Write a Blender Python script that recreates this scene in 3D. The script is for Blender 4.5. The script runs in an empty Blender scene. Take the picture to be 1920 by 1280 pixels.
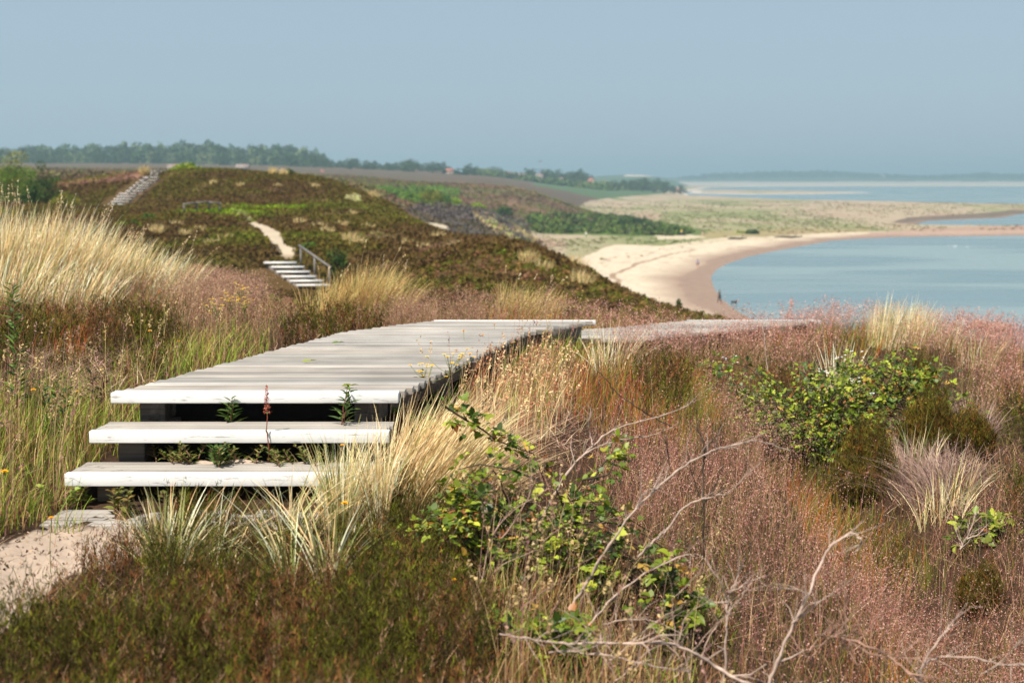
import bpy, bmesh, math, random
import numpy as np
from mathutils import Vector, Matrix

SC = bpy.context.scene
COL = SC.collection
random.seed(7)
R = np.random.default_rng(11)

# ------------------------------------------------------------------ camera, sky, sun, exposure
F = 2667.0                      # focal length in photo pixels (50 mm on 36 mm, 1920 px wide)
HORIZON = 336.0
TH = math.atan((640 - HORIZON) / F)
cam = bpy.data.cameras.new('camera')
camo = bpy.data.objects.new('camera', cam)
COL.objects.link(camo)
camo.location = (0, 0, 0)       # everything is measured from the eye; the sea lies at -17 m
camo.rotation_euler = (math.pi / 2 - TH, 0, 0)
cam.lens = 50.0
cam.sensor_width = 36.0
cam.clip_start = 0.05
cam.clip_end = 60000
cam.dof.use_dof = True
cam.dof.focus_distance = 8.2
cam.dof.aperture_fstop = 3.0
SC.camera = camo

SUN_AZ = math.radians(214)      # clockwise from +Y (view direction): behind the left shoulder
SUN_EL = math.radians(57)
world = bpy.data.worlds.new('World')
SC.world = world
world.use_nodes = True
nt = world.node_tree
nt.nodes.clear()
sky = nt.nodes.new('ShaderNodeTexSky')
sky.sky_type = 'NISHITA'
sky.sun_disc = False
sky.sun_elevation = SUN_EL
sky.sun_rotation = SUN_AZ
sky.air_density = 1.0
sky.dust_density = 1.0
sky.ozone_density = 1.5
# an even, milky blue summer haze: keep the sky's light, flatten its bright horizon
hsv = nt.nodes.new('ShaderNodeHueSaturation')
hsv.inputs['Saturation'].default_value = 0.62
mixs = nt.nodes.new('ShaderNodeMix'); mixs.data_type = 'RGBA'
mixs.inputs[0].default_value = 0.72
mixs.inputs[7].default_value = (3.45, 4.75, 5.95, 1)
bg = nt.nodes.new('ShaderNodeBackground')
bg.inputs[1].default_value = 0.069
out = nt.nodes.new('ShaderNodeOutputWorld')
nt.links.new(sky.outputs[0], hsv.inputs['Color'])
nt.links.new(hsv.outputs[0], mixs.inputs[6])
nt.links.new(mixs.outputs[2], bg.inputs[0])
nt.links.new(bg.outputs[0], out.inputs[0])

sl = bpy.data.lights.new('sun', 'SUN')
sl.energy = 5.0
sl.angle = math.radians(0.53)
sl.color = (1.0, 0.94, 0.85)
slo = bpy.data.objects.new('sun', sl)
COL.objects.link(slo)
sd = Vector((math.sin(SUN_AZ) * math.cos(SUN_EL), math.cos(SUN_AZ) * math.cos(SUN_EL), math.sin(SUN_EL)))
slo.rotation_euler = sd.to_track_quat('Z', 'Y').to_euler()
slo.location = (-30, -30, 40)

SC.view_settings.view_transform = 'Standard'
SC.view_settings.look = 'None'
SC.view_settings.exposure = 0.65
SC.view_settings.gamma = 1.0
SC.render.engine = 'CYCLES'
SC.cycles.max_bounces = 5
SC.cycles.diffuse_bounces = 3
SC.cycles.glossy_bounces = 2
SC.cycles.transmission_bounces = 3
SC.cycles.volume_bounces = 0
SC.cycles.transparent_max_bounces = 4
SC.cycles.sample_clamp_indirect = 6.0
SC.cycles.use_denoising = True

# ------------------------------------------------------------------ small helpers
def ray(px, py):
    a = (px - 960) / F
    b = (640 - py) / F
    return Vector((a, math.cos(TH) + b * math.sin(TH), -math.sin(TH) + b * math.cos(TH)))

def at(px, py, y):
    """the point seen at a photo pixel, y metres ahead"""
    d = ray(px, py)
    return d * (y / d.y)

def project(x, y, z):
    dep = y * math.cos(TH) - z * math.sin(TH)
    up = y * math.sin(TH) + z * math.cos(TH)
    dep = np.maximum(dep, 0.05)
    return 960 + F * x / dep, 640 - F * up / dep

def lin(r, g, b):
    def f(c):
        c /= 255.0
        return c / 12.92 if c <= 0.04045 else ((c + 0.055) / 1.055) ** 2.4
    return np.array([f(r), f(g), f(b)])

def inpoly(px, py, poly):
    res = np.zeros(np.shape(px), bool)
    n = len(poly)
    for i in range(n):
        x0, y0 = poly[i]
        x1, y1 = poly[(i + 1) % n]
        if y0 == y1:
            continue
        c = ((y0 > py) != (y1 > py)) & (px < (x1 - x0) * (py - y0) / (y1 - y0) + x0)
        res ^= c
    return res

def _hash(ix, iy, s):
    n = (ix.astype(np.int64) * 374761393 + iy.astype(np.int64) * 668265263 + s * 974634221) & 0x7fffffff
    n = ((n ^ (n >> 13)) * 1274126177) & 0x7fffffff
    n = n ^ (n >> 16)
    return (n & 0xffff) / 65535.0

def vnoise(x, y, s=0):
    x = np.asarray(x, float); y = np.asarray(y, float)
    ix = np.floor(x); iy = np.floor(y)
    fx = x - ix; fy = y - iy
    fx = fx * fx * (3 - 2 * fx); fy = fy * fy * (3 - 2 * fy)
    a = _hash(ix, iy, s); b = _hash(ix + 1, iy, s); c = _hash(ix, iy + 1, s); d = _hash(ix + 1, iy + 1, s)
    return (a * (1 - fx) + b * fx) * (1 - fy) + (c * (1 - fx) + d * fx) * fy

def fbm(x, y, s=0, o=3):
    v = 0; a = 0.5
    for i in range(o):
        v = v + a * (vnoise(x * 2 ** i, y * 2 ** i, s + i * 17) - 0.5)
        a *= 0.55
    return v                                                       # about -0.45..0.45

def tag(o, label=None, cat=None, group=None, kind=None):
    if label: o['label'] = label
    if cat: o['category'] = cat
    if group: o['group'] = group
    if kind: o['kind'] = kind
    return o

def empty(name, loc, rz=0.0):
    o = bpy.data.objects.new(name, None)
    o.empty_display_size = 0.2
    COL.objects.link(o)
    o.location = loc
    o.rotation_euler = (0, 0, rz)
    return o

class Geo:
    """collects vertices and faces, then links them as ONE mesh object"""
    def __init__(self):
        self.v = []; self.c = []; self.f = {3: [], 4: []}; self.n = 0
    def add(self, v, f, col=None):
        v = np.asarray(v, np.float32).reshape(-1, 3)
        f = np.asarray(f, np.int64)
        self.v.append(v)
        if col is None: col = (1, 1, 1)
        col = np.asarray(col, np.float32)
        if col.ndim == 1: col = np.broadcast_to(col, (len(v), 3))
        self.c.append(col)
        self.f[f.shape[1]].append(f + self.n)
        self.n += len(v)
        return self
    def box(self, lo, hi, col=None):
        x0, y0, z0 = lo; x1, y1, z1 = hi
        v = [(x0,y0,z0),(x1,y0,z0),(x1,y1,z0),(x0,y1,z0),(x0,y0,z1),(x1,y0,z1),(x1,y1,z1),(x0,y1,z1)]
        f = [(0,3,2,1),(4,5,6,7),(0,1,5,4),(1,2,6,5),(2,3,7,6),(3,0,4,7)]
        return self.add(v, f, col)
    def beam(self, a, b, w, h, col=None):
        a = Vector(a); b = Vector(b)
        d = (b - a).normalized()
        s = d.cross(Vector((0, 0, 1)))
        s = Vector((1, 0, 0)) if s.length < 1e-4 else s.normalized()
        u = s.cross(d)
        v = []
        for p in (a, b):
            for i, j in ((-1, -1), (1, -1), (1, 1), (-1, 1)):
                v.append(p + s * (i * w / 2) + u * (j * h / 2))
        f = [(3,2,1,0),(4,5,6,7),(0,1,5,4),(1,2,6,5),(2,3,7,6),(3,0,4,7)]
        return self.add(v, f, col)
    def tube(self, pts, rad, sides=6, col=None):
        pts = [Vector(p) for p in pts]
        n = len(pts)
        if not hasattr(rad, '__len__'): rad = [rad] * n
        v = []
        ref = None
        for i, p in enumerate(pts):
            d = (pts[min(i + 1, n - 1)] - pts[max(i - 1, 0)]).normalized()
            if ref is None:
                ref = d.orthogonal().normalized()
            ref = (ref - d * ref.dot(d)).normalized()
            o = d.cross(ref)
            for k in range(sides):
                t = 2 * math.pi * k / sides
                v.append(p + (ref * math.cos(t) + o * math.sin(t)) * rad[i])
        f = []
        for i in range(n - 1):
            for k in range(sides):
                k2 = (k + 1) % sides
                f.append((i * sides + k, i * sides + k2, (i + 1) * sides + k2, (i + 1) * sides + k))
        base = len(v)
        v.append(pts[-1] + (pts[-1] - pts[-2]).normalized() * rad[-1] * 0.6)
        cc = col
        self.add(v, f, cc)
        off = self.n - len(v)
        tip = np.array([((n - 1) * sides + k, (n - 1) * sides + (k + 1) % sides, base) for k in range(sides)])
        self.f[3].append(tip + off)
        return self
    def build(self, name, mat, parent=None, smooth=False, loc=None, origin=None):
        me = bpy.data.meshes.new(name)
        v = np.concatenate(self.v) if self.v else np.zeros((0, 3), np.float32)
        if origin is not None:
            v = v - np.asarray(origin, np.float32)
        c = np.concatenate(self.c)
        t = np.concatenate(self.f[3]) if self.f[3] else np.zeros((0, 3), np.int64)
        q = np.concatenate(self.f[4]) if self.f[4] else np.zeros((0, 4), np.int64)
        me.vertices.add(len(v))
        me.vertices.foreach_set('co', v.ravel())
        nl = t.size + q.size
        me.loops.add(nl)
        me.loops.foreach_set('vertex_index', np.concatenate([t.ravel(), q.ravel()]).astype(np.int32))
        me.polygons.add(len(t) + len(q))
        st = np.concatenate([np.arange(len(t)) * 3, t.size + np.arange(len(q)) * 4]).astype(np.int32)
        me.polygons.foreach_set('loop_start', st)
        if smooth:
            me.polygons.foreach_set('use_smooth', np.ones(len(t) + len(q), bool))
        me.update(calc_edges=True)
        at_ = me.color_attributes.new('Col', 'FLOAT_COLOR', 'POINT')
        at_.data.foreach_set('color', np.concatenate([c, np.ones((len(c), 1), np.float32)], 1).astype(np.float32).ravel())
        me.materials.append(mat)
        o = bpy.data.objects.new(name, me)
        COL.objects.link(o)
        if parent is not None: o.parent = parent
        if origin is not None: o.location = origin
        if loc is not None: o.location = loc
        return o

# ------------------------------------------------------------------ materials
def new_mat(name):
    m = bpy.data.materials.new(name)
    m.use_nodes = True
    n = m.node_tree
    n.nodes.clear()
    o = n.nodes.new('ShaderNodeOutputMaterial')
    return m, n, o

def node(n, t, **kw):
    x = n.nodes.new(t)
    for k, v in kw.items():
        setattr(x, k, v)
    return x

def leaf_mat(name, transl=0.3, rough=0.6, spec=0.25, var=0.25):
    m, n, o = new_mat(name)
    a = node(n, 'ShaderNodeVertexColor', layer_name='Col')
    tc = node(n, 'ShaderNodeTexCoord')
    nz = node(n, 'ShaderNodeTexNoise'); nz.inputs['Scale'].default_value = 9.0
    n.links.new(tc.outputs['Object'], nz.inputs['Vector'])
    mr = node(n, 'ShaderNodeMapRange'); mr.inputs[3].default_value = 1 - var; mr.inputs[4].default_value = 1 + var
    n.links.new(nz.outputs[0], mr.inputs[0])
    mx = node(n, 'ShaderNodeMix', data_type='RGBA', blend_type='MULTIPLY'); mx.inputs[0].default_value = 1
    n.links.new(a.outputs[0], mx.inputs[6]); n.links.new(mr.outputs[0], mx.inputs[7])
    p = node(n, 'ShaderNodeBsdfPrincipled')
    p.inputs['Roughness'].default_value = rough
    p.inputs['Specular IOR Level'].default_value = spec
    hs = node(n, 'ShaderNodeHueSaturation'); hs.inputs['Saturation'].default_value = 1.04; hs.inputs['Value'].default_value = 1.03
    n.links.new(mx.outputs[2], hs.inputs['Color'])
    n.links.new(hs.outputs[0], p.inputs['Base Color'])
    if transl > 0:
        t = node(n, 'ShaderNodeBsdfTranslucent')
        n.links.new(hs.outputs[0], t.inputs[0])
        ms = node(n, 'ShaderNodeMixShader'); ms.inputs[0].default_value = transl
        n.links.new(p.outputs[0], ms.inputs[1]); n.links.new(t.outputs[0], ms.inputs[2])
        n.links.new(ms.outputs[0], o.inputs[0])
    else:
        n.links.new(p.outputs[0], o.inputs[0])
    return m

def plain_mat(name, col, rough=0.7, spec=0.3, nscale=8.0, var=0.2, bump=0.0, attr=False):
    m, n, o = new_mat(name)
    tc = node(n, 'ShaderNodeTexCoord')
    nz = node(n, 'ShaderNodeTexNoise'); nz.inputs['Scale'].default_value = nscale; nz.inputs['Detail'].default_value = 6
    n.links.new(tc.outputs['Object'], nz.inputs['Vector'])
    mr = node(n, 'ShaderNodeMapRange'); mr.inputs[1].default_value = 0.25; mr.inputs[2].default_value = 0.75
    mr.inputs[3].default_value = 1 - var; mr.inputs[4].default_value = 1 + var
    n.links.new(nz.outputs[0], mr.inputs[0])
    mx = node(n, 'ShaderNodeMix', data_type='RGBA', blend_type='MULTIPLY'); mx.inputs[0].default_value = 1
    mx.inputs[6].default_value = (*col, 1)
    if attr:
        a = node(n, 'ShaderNodeVertexColor', layer_name='Col')
        n.links.new(a.outputs[0], mx.inputs[6])
    n.links.new(mr.outputs[0], mx.inputs[7])
    p = node(n, 'ShaderNodeBsdfPrincipled')
    p.inputs['Roughness'].default_value = rough
    p.inputs['Specular IOR Level'].default_value = spec
    n.links.new(mx.outputs[2], p.inputs['Base Color'])
    if bump:
        b = node(n, 'ShaderNodeBump'); b.inputs['Strength'].default_value = bump; b.inputs['Distance'].default_value = 0.02
        n.links.new(nz.outputs[0], b.inputs['Height']); n.links.new(b.outputs[0], p.inputs['Normal'])
    n.links.new(p.outputs[0], o.inputs[0])
    return m

M_LEAF = leaf_mat('broad_leaf', 0.28, 0.45, 0.4, 0.25)
M_GRASS = leaf_mat('grass_blade', 0.22, 0.6, 0.25, 0.12)
M_DRY = leaf_mat('dry_straw', 0.26, 0.6, 0.25, 0.12)
M_HEATH = leaf_mat('heather_leaf', 0.12, 0.75, 0.12, 0.3)
M_TREE = leaf_mat('tree_leaf', 0.15, 0.7, 0.15, 0.2)
M_PETAL = leaf_mat('petal', 0.2, 0.6, 0.2, 0.05)
M_BARK = plain_mat('bark', (0.06, 0.045, 0.032), 0.9, 0.1, 20, 0.3, 0.3)
M_DEADWOOD = plain_mat('bleached_twig', (0.42, 0.36, 0.31), 0.75, 0.2, 35, 0.35, 0.3, attr=True)
# ------------------------------------------------------------------ the lie of the land
SEA = -17.0
L = None                                                           # "below the flats here"
# rings at a distance ahead: heights below the eye (z) or the photo row they show at (p), by column
RINGS = [
 (1.2, 'z', [(-700,-1.6),(0,-1.65),(600,-1.7),(1000,-1.75),(1400,-1.9),(1900,-2.05),(2600,-2.2)]),
 (4.0, 'z', [(-700,-1.5),(0,-1.62),(600,-1.68),(1000,-1.75),(1400,-1.95),(1900,-2.1),(2600,-2.2)]),
 (5.4, 'z', [(-700,-1.4),(0,-1.6),(300,-1.6),(600,-1.62),(1000,-1.72),(1400,-1.95),(1900,-2.1),(2600,-2.2)]),
 (6.4, 'z', [(-700,-1.35),(-100,-1.5),(60,-1.58),(300,-1.58),(700,-1.58),(1000,-1.66),(1400,-1.93),(1900,-2.1),(2600,-2.3)]),
 (7.4, 'z', [(-700,-1.2),(0,-1.42),(160,-1.48),(300,-1.5),(700,-1.47),(850,-1.42),(1000,-1.58),(1400,-1.95),(1900,-2.12),(2600,-2.3)]),
 (9.0, 'z', [(-700,-1.05),(0,-1.3),(300,-1.3),(450,-1.4),(800,-1.42),(900,-1.42),(1050,-1.5),(1400,-1.93),(1900,-2.1),(2600,-2.3)]),
 (11., 'z', [(-700,-1.0),(0,-1.24),(400,-1.26),(600,-1.38),(1000,-1.46),(1150,-1.55),(1400,-1.88),(1700,-1.95),(1900,-2.05),(2600,-2.4)]),
 (13., 'z', [(-700,-1.0),(0,-1.18),(300,-1.24),(550,-1.32),(800,-1.5),(1000,-1.58),(1200,-1.7),(1400,-1.8),(1900,-1.93),(2600,-2.5)]),
 (15., 'z', [(-700,-1.0),(0,-1.14),(200,-1.26),(400,-1.42),(600,-1.52),(800,-1.6),(1000,-1.66),(1200,-1.74),(1350,-1.76),(1600,-1.7),(1900,-1.86),(2600,-2.8)]),
 (17., 'z', [(-700,-1.1),(0,-1.2),(200,-1.36),(400,-1.5),(600,-1.6),(800,-1.66),(1000,-1.74),(1200,-1.82),(1400,-1.86),(1600,-1.86),(1900,-2.1),(2600,-3.5)]),
 (20., 'z', [(-700,-1.5),(0,-1.65),(200,-1.7),(400,-1.62),(500,-1.85),(600,-1.9),(800,-1.78),(1000,-1.9),(1200,-2.15),(1400,-2.5),(1600,-2.9),(1900,-3.6),(2600,-6)]),
 (23., 'z', [(-700,-2.1),(0,-2.3),(200,-2.2),(380,-1.78),(440,-1.95),(500,-2.3),(600,-2.3),(800,-2.05),(1000,-2.25),(1200,-2.75),(1400,-3.3),(1600,-4.2),(1900,-5.4),(2600,-9)]),
 (28., 'z', [(-700,-2.8),(0,-3.1),(200,-2.9),(380,-2.1),(440,-2.3),(500,-2.9),(600,-3.0),(800,-2.7),(1000,-3.0),(1200,-3.7),(1400,-4.5),(1600,-6.5),(1900,-9),(2600,-14)]),
 (34., 'z', [(-700,-3.4),(0,-3.7),(200,-3.7),(400,-3.2),(500,-3.6),(600,-3.8),(800,-3.4),(1000,-3.7),(1200,-4.3),(1400,-5.2),(1600,-8.5),(1900,-12),(2600,-16)]),
 (42., 'z', [(-700,-3.8),(0,-4.2),(200,-4.2),(400,-4.1),(600,-4.2),(800,-3.65),(1000,-3.8),(1200,-4.5),(1400,-5.3),(1600,-11),(1900,-15),(2200,-17),(2600,-18)]),
 (50., 'z', [(-700,-3.8),(0,-4.3),(200,-4.3),(400,-4.4),(600,-4.6),(800,-3.7),(1000,-3.42),(1200,-4.38),(1300,-4.75),(1400,-5.1),(1500,-8),(1600,-14),(1900,-18)]),
 (60., 'z', [(-700,-3.6),(0,-4.2),(200,-4.3),(400,-4.5),(520,-4.6),(620,-4.6),(800,-3.15),(920,-2.68),(1000,-2.9),(1080,-3.65),(1200,-5.2),(1400,-8.5),(1500,-13),(1900,-18)]),
 (70., 'z', [(-700,-3.3),(0,-3.8),(300,-3.8),(480,-3.35),(560,-3.35),(620,-3.4),(800,-3.0),(900,-2.95),(1000,-3.6),(1100,-6.2),(1200,-8.5),(1400,-12),(1600,-16),(1900,-18)]),
 (85., 'p', [(-700,418),(0,418),(300,420),(450,424),(600,424),(800,432),(860,445),(1000,560),(1200,720),(1400,800)]),
 (100.,'p', [(-700,396),(0,398),(200,399),(400,394),(500,397),(600,397),(720,404),(800,422),(900,470),(1000,580),(1200,720)]),
 (115.,'p', [(-700,384),(0,386),(190,386),(260,384),(400,377),(500,374),(600,372),(680,384),(760,402),(830,442),(900,500),(1000,640),(1200,700)]),
 (128.,'p', [(-700,372),(0,372),(120,366),(200,360),(262,352),(330,346),(400,342),(500,348),(600,350),(680,362),(730,380),(800,430),(900,520),(1100,700)]),
 (142.,'p', [(-700,356),(0,352),(100,347),(150,342),(200,336),(250,328),(300,325),(400,321),(480,325),(560,331),(620,338),(680,362),(740,388),(800,440),(900,560),(1100,640)]),
 (160.,'p', [(-700,358),(0,352),(100,348),(200,340),(300,328),(400,323),(480,327),(560,331),(620,336),(700,378),(760,420),(900,520),(1100,600)]),
 (200.,'p', [(-700,338),(0,336),(200,335),(400,335),(560,342),(640,350),(720,385),(800,440),(900,500),(1000,540),(1150,570)]),
 (290.,'p', [(-700,331),(0,331),(300,331),(500,334),(600,338),(700,356),(760,382),(800,384),(860,389),(900,398),(950,418),(1000,448),(1050,480),(1100,500)]),
 (325.,'p', [(-700,329),(0,329),(300,329),(500,332),(600,337),(700,354),(760,382),(800,386),(860,392),(900,408),(950,438),(1000,466),(1050,480),(1100,500)]),
 (420.,'p', [(-700,326),(0,325),(300,325),(500,330),(600,336),(700,350),(800,364),(860,370),(900,385),(1000,410),(1060,424),(1120,450)]),
 (520.,'p', [(-700,322),(0,322),(300,322),(500,328),(600,333),(700,338),(800,344),(850,345),(900,347),(960,352),(1000,361),(1050,380),(1080,392),(1110,401),(1150,408),(1200,430)]),
 (640.,'p', [(-700,318),(0,318),(300,318),(500,325),(600,330),(700,334),(800,347),(900,356),(1000,372),(1100,400),(1200,420)]),
 (820.,'p', [(-700,312),(0,313),(300,314),(500,320),(600,325),(700,330),(800,335),(900,340),(1000,354),(1060,366),(1120,392),(1200,400)]),
 (1150.,'p',[(-700,306),(0,307),(300,308),(500,311),(600,314),(700,318),(850,326),(940,334),(1000,344),(1060,353),(1120,360),(1200,372),(1300,380)]),
 (1500.,'p',[(-700,304),(0,305),(300,306),(600,311),(800,318),(900,327),(1000,338),(1100,347),(1200,355),(1260,362),(1330,372)]),
 (2200.,'p',[(-700,306),(0,308),(600,314),(800,324),(1000,338),(1100,343),(1200,350),(1260,354),(1330,366)]),
 (3600.,'p',[(-700,312),(600,320),(900,330),(1060,334),(1110,331),(1180,327),(1225,329),(1260,338),(1300,350),(1400,360)]),
 (4700.,'p',[(-700,318),(900,332),(1280,342),(1600,342.5),(1900,343),(2600,344)]),
 (5400.,'p',[(-700,318),(900,330),(1280,334),(1400,331),(1540,329),(1640,331),(1740,334),(1820,331),(1920,333),(2600,336)]),
 (9000.,'p',[(-700,325),(900,332),(2600,336)]),
]
GPX = np.arange(-700, 2621, 20.0)
rows = []
for d, kind, pts in RINGS:
    xs = [p[0] for p in pts]
    if kind == 'z':
        zs = [p[1] for p in pts]
    else:
        zs = [-(p[1] - HORIZON) / F * d for p in pts]
    if kind == 'p' and xs[-1] < 1700:
        xs = xs + [xs[-1] + 160, 2620]; zs = zs + [min(-20.0, zs[-1] - 3), -24.0]
    r = np.interp(GPX, xs, zs)
    k = np.exp(-0.5 * (np.arange(-4, 5) / 1.25) ** 2); k /= k.sum()
    rp = np.pad(r, 4, mode='edge')
    rows.append(np.convolve(rp, k, 'valid'))
RT = np.array(rows)
RD = np.log(np.array([r[0] for r in RINGS]))
FD = np.linspace(RD[0], RD[-1], 1200)
def pchip(xk, yk, xq):                                             # columns at once, monotone
    h = np.diff(xk)[:, None]
    dl = np.diff(yk, axis=0) / h
    m = np.zeros_like(yk)
    w1 = 2 * h[1:] + h[:-1]; w2 = h[1:] + 2 * h[:-1]
    s = dl[:-1] * dl[1:] > 0
    with np.errstate(divide='ignore', invalid='ignore'):
        hm = (w1 + w2) / (w1 / dl[:-1] + w2 / dl[1:])
    m[1:-1] = np.where(s, hm, 0)
    m[0] = dl[0]; m[-1] = dl[-1]
    i = np.clip(np.searchsorted(xk, xq) - 1, 0, len(xk) - 2)
    hh = h[i]; t = ((xq - xk[i]) / h[i, 0])[:, None]
    return ((1 + 2 * t) * (1 - t) ** 2 * yk[i] + t * (1 - t) ** 2 * hh * m[i]
            + t * t * (3 - 2 * t) * yk[i + 1] + t * t * (t - 1) * hh * m[i + 1])
FT = pchip(RD, RT, FD)

def table_z(x, y):
    px = np.clip(960 + F * x / np.maximum(y, 0.5), -699, 2619)
    ld = np.clip(np.log(np.maximum(y, 0.5)), FD[0], FD[-1] - 1e-6)
    a = (px + 700) / 20.0
    i = np.clip(a.astype(int), 0, len(GPX) - 2); fa = a - i
    b = (ld - FD[0]) / (FD[1] - FD[0])
    j = np.clip(b.astype(int), 0, len(FD) - 2); fb = b - j
    return ((FT[j, i] * (1 - fa) + FT[j, i + 1] * fa) * (1 - fb) + (FT[j + 1, i] * (1 - fa) + FT[j + 1, i + 1] * fa) * fb)

def sea_pts(pp):
    o = []
    for px, py in pp:
        d = ray(px, py); t = SEA / d.z
        o.append((d.x * t, d.y * t))
    return np.array(o)

BAY = sea_pts([(2700,900),(1640,760),(1490,640),(1415,602),(1378,580),(1352,560),(1338,538),(1333,520),(1342,506),(1362,495),(1400,482),(1450,471),(1500,462),
               (1560,451),(1620,447),(1680,444),(1760,443),(1850,442),(1950,441),(2300,440),(2700,440)])
INLET = sea_pts([(2700,398),(1935,397),(1905,403),(1880,408),(1820,411),(1740,414),(1715,420),(1745,423),(1850,424.5),(2000,425.5),(2300,428),(2700,430)])
OUTER = sea_pts([(2700,389),(2100,386),(1920,384.5),(1800,382),(1700,379),(1600,377.5),(1500,375.5),(1400,371),(1320,367.5),(1240,364.5),(1225,363),(1262,361.5),
                 (1290,359),(1330,351.5),(1400,350),(1600,349.4),(1920,349.2),(2700,349)])
BARS = [sea_pts([(1292,362.5),(1400,364.5),(1520,363.8),(1640,361.5),(1520,359.0),(1400,357.5),(1300,357)])]

def seg_dist(x, y, poly):
    best = np.full(x.shape, 1e18)
    n = len(poly)
    for i in range(n):
        ax, ay = poly[i]; bx, by = poly[(i + 1) % n]
        dx, dy = bx - ax, by - ay
        t = np.clip(((x - ax) * dx + (y - ay) * dy) / (dx * dx + dy * dy), 0, 1)
        best = np.minimum(best, (x - ax - t * dx) ** 2 + (y - ay - t * dy) ** 2)
    return np.sqrt(best)

def shore(x, y):
    """metres to the waterline, land positive"""
    sd = np.full(x.shape, 1e9)
    for p in (BAY, INLET, OUTER):
        d = seg_dist(x, y, p)
        sd = np.minimum(sd, np.where(inpoly(x, y, p), -d, d))
    for p in BARS:
        d = seg_dist(x, y, p)
        sd = np.maximum(sd, np.where(inpoly(x, y, p), d, -d))
    return sd

def flats_z(sd, x, y):
    up = SEA + np.where(sd < 0, 0.05 * sd, 0.055 * np.minimum(sd, 14) + 0.02 * np.clip(sd - 14, 0, 45))
    up = up + np.where(sd > 8, fbm(x / 30, y / 30, 5) * 0.5 * np.clip((sd - 8) / 30, 0, 1), 0)
    return np.maximum(up, SEA - 2.5)

STAIR_LINES = []
for (p0, y0, p1, y1, cut) in (((524, 491), 66.7, (582, 533), 63.3, 0.32), ((285, 334), 137, (219, 384.5), 117, 0.15)):
    a_ = at(*p0, y0); b_ = at(*p1, y1)
    STAIR_LINES.append((tuple(a_), tuple(b_), cut))

def ground_z(x, y, want_sd=False):
    x = np.asarray(x, float); y = np.asarray(y, float)
    t = table_z(x, y)
    # heather humps and hollows that grow with distance
    amp = np.interp(y, [2, 15, 30, 60, 150, 400, 1500], [0.03, 0.05, 0.18, 0.34, 0.5, 0.9, 1.5])
    wl = np.interp(y, [2, 15, 30, 60, 150, 400, 1500], [0.8, 1.2, 3, 5, 9, 22, 60])
    # quantised wavelengths so the noise field stays continuous: blend octaves instead
    nz = np.zeros_like(t)
    lo_ = y < 10
    if lo_.any():
        t = t.copy(); t[lo_] += (fbm(x[lo_] / 0.13, y[lo_] / 0.13, 93, 3) * 0.065) * np.clip((10 - y[lo_]) / 3, 0, 1)
    for w, lo, hi in ((0.9, 0, 18), (4.0, 12, 90), (11.0, 50, 260), (35.0, 200, 5000)):
        k = np.clip((y - lo) / max(lo * 0.6, 1), 0, 1) * np.clip((hi - y) / (hi * 0.4), 0, 1)
        nz = nz + k * fbm(x / w, y / w, int(w * 10), 3)
    t = t + nz * amp
    gl_ = (y > 4.5) & (y < 15)                                      # the little gully down the right hand slope
    if gl_.any():
        xg = 2.05 + 0.12 * np.sin(y[gl_] * 0.9); u = x[gl_] - xg
        k_ = np.clip((y[gl_] - 5.0) / 1.6, 0, 1) * np.clip((13.2 - y[gl_]) / 1.8, 0, 1)
        t[gl_] += k_ * (-0.36 * np.exp(-(u / 0.42) ** 2) + 0.13 * np.exp(-((u + 0.85) / 0.5) ** 2) + 0.10 * np.exp(-((u - 0.95) / 0.6) ** 2))
    for A, B, cut in STAIR_LINES:
        ax, ay, az = A; bx, by_, bz = B
        nb = (y > min(ay, by_) - 14) & (y < max(ay, by_) + 6) & (np.abs(x - ax) < 14)
        if nb.any():
            xn, yn = x[nb], y[nb]
            dx, dy = bx - ax, by_ - ay; LL = dx * dx + dy * dy
            s = ((xn - ax) * dx + (yn - ay) * dy) / LL
            sc_ = np.clip(s, 0, 1)
            dist = np.hypot(xn - ax - sc_ * dx, (yn - ay - sc_ * dy) * np.where(yn < by_, 0.25, 1.0))
            w = np.clip((3.2 - dist) / 1.9, 0, 1); w = w * w * (3 - 2 * w)
            zl = az + (bz - az) * sc_ - cut
            tn = t[nb]; t[nb] = tn * (1 - w) + np.minimum(tn, zl) * w
    far = y > 70
    sd = np.full(x.shape, 200.0)
    z = t.copy()
    if far.any():
        s = shore(x[far], y[far])
        fz = flats_z(s, x[far], y[far])
        k = 0.8
        h = np.clip(0.5 + 0.5 * (t[far] - fz) / k, 0, 1)
        z[far] = fz * (1 - h) + t[far] * h + k * h * (1 - h) * 0.5
        sd[far] = s
    return (z, sd, t) if want_sd else z

def gz(x, y):
    return float(ground_z(np.array([x]), np.array([y]))[0])

_D = np.exp(np.linspace(math.log(2.5), math.log(6500), 2600))
def on(px, py):
    """where the sight line through a photo pixel meets the ground (or the sea)"""
    d = ray(px, py)
    xs = d.x / d.y * _D; zs = d.z / d.y * _D
    g = np.maximum(ground_z(xs, _D), SEA)
    hit = np.nonzero(g >= zs)[0]
    i = hit[0] if len(hit) else len(_D) - 1
    if i > 0:
        a = zs[i - 1] - g[i - 1]; b = g[i] - zs[i]
        t = a / max(a + b, 1e-9)
    else:
        t = 0; i = 1
    y = _D[i - 1] + (_D[i] - _D[i - 1]) * t
    x = d.x / d.y * y
    return Vector((x, y, max(gz(x, y), SEA)))

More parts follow.
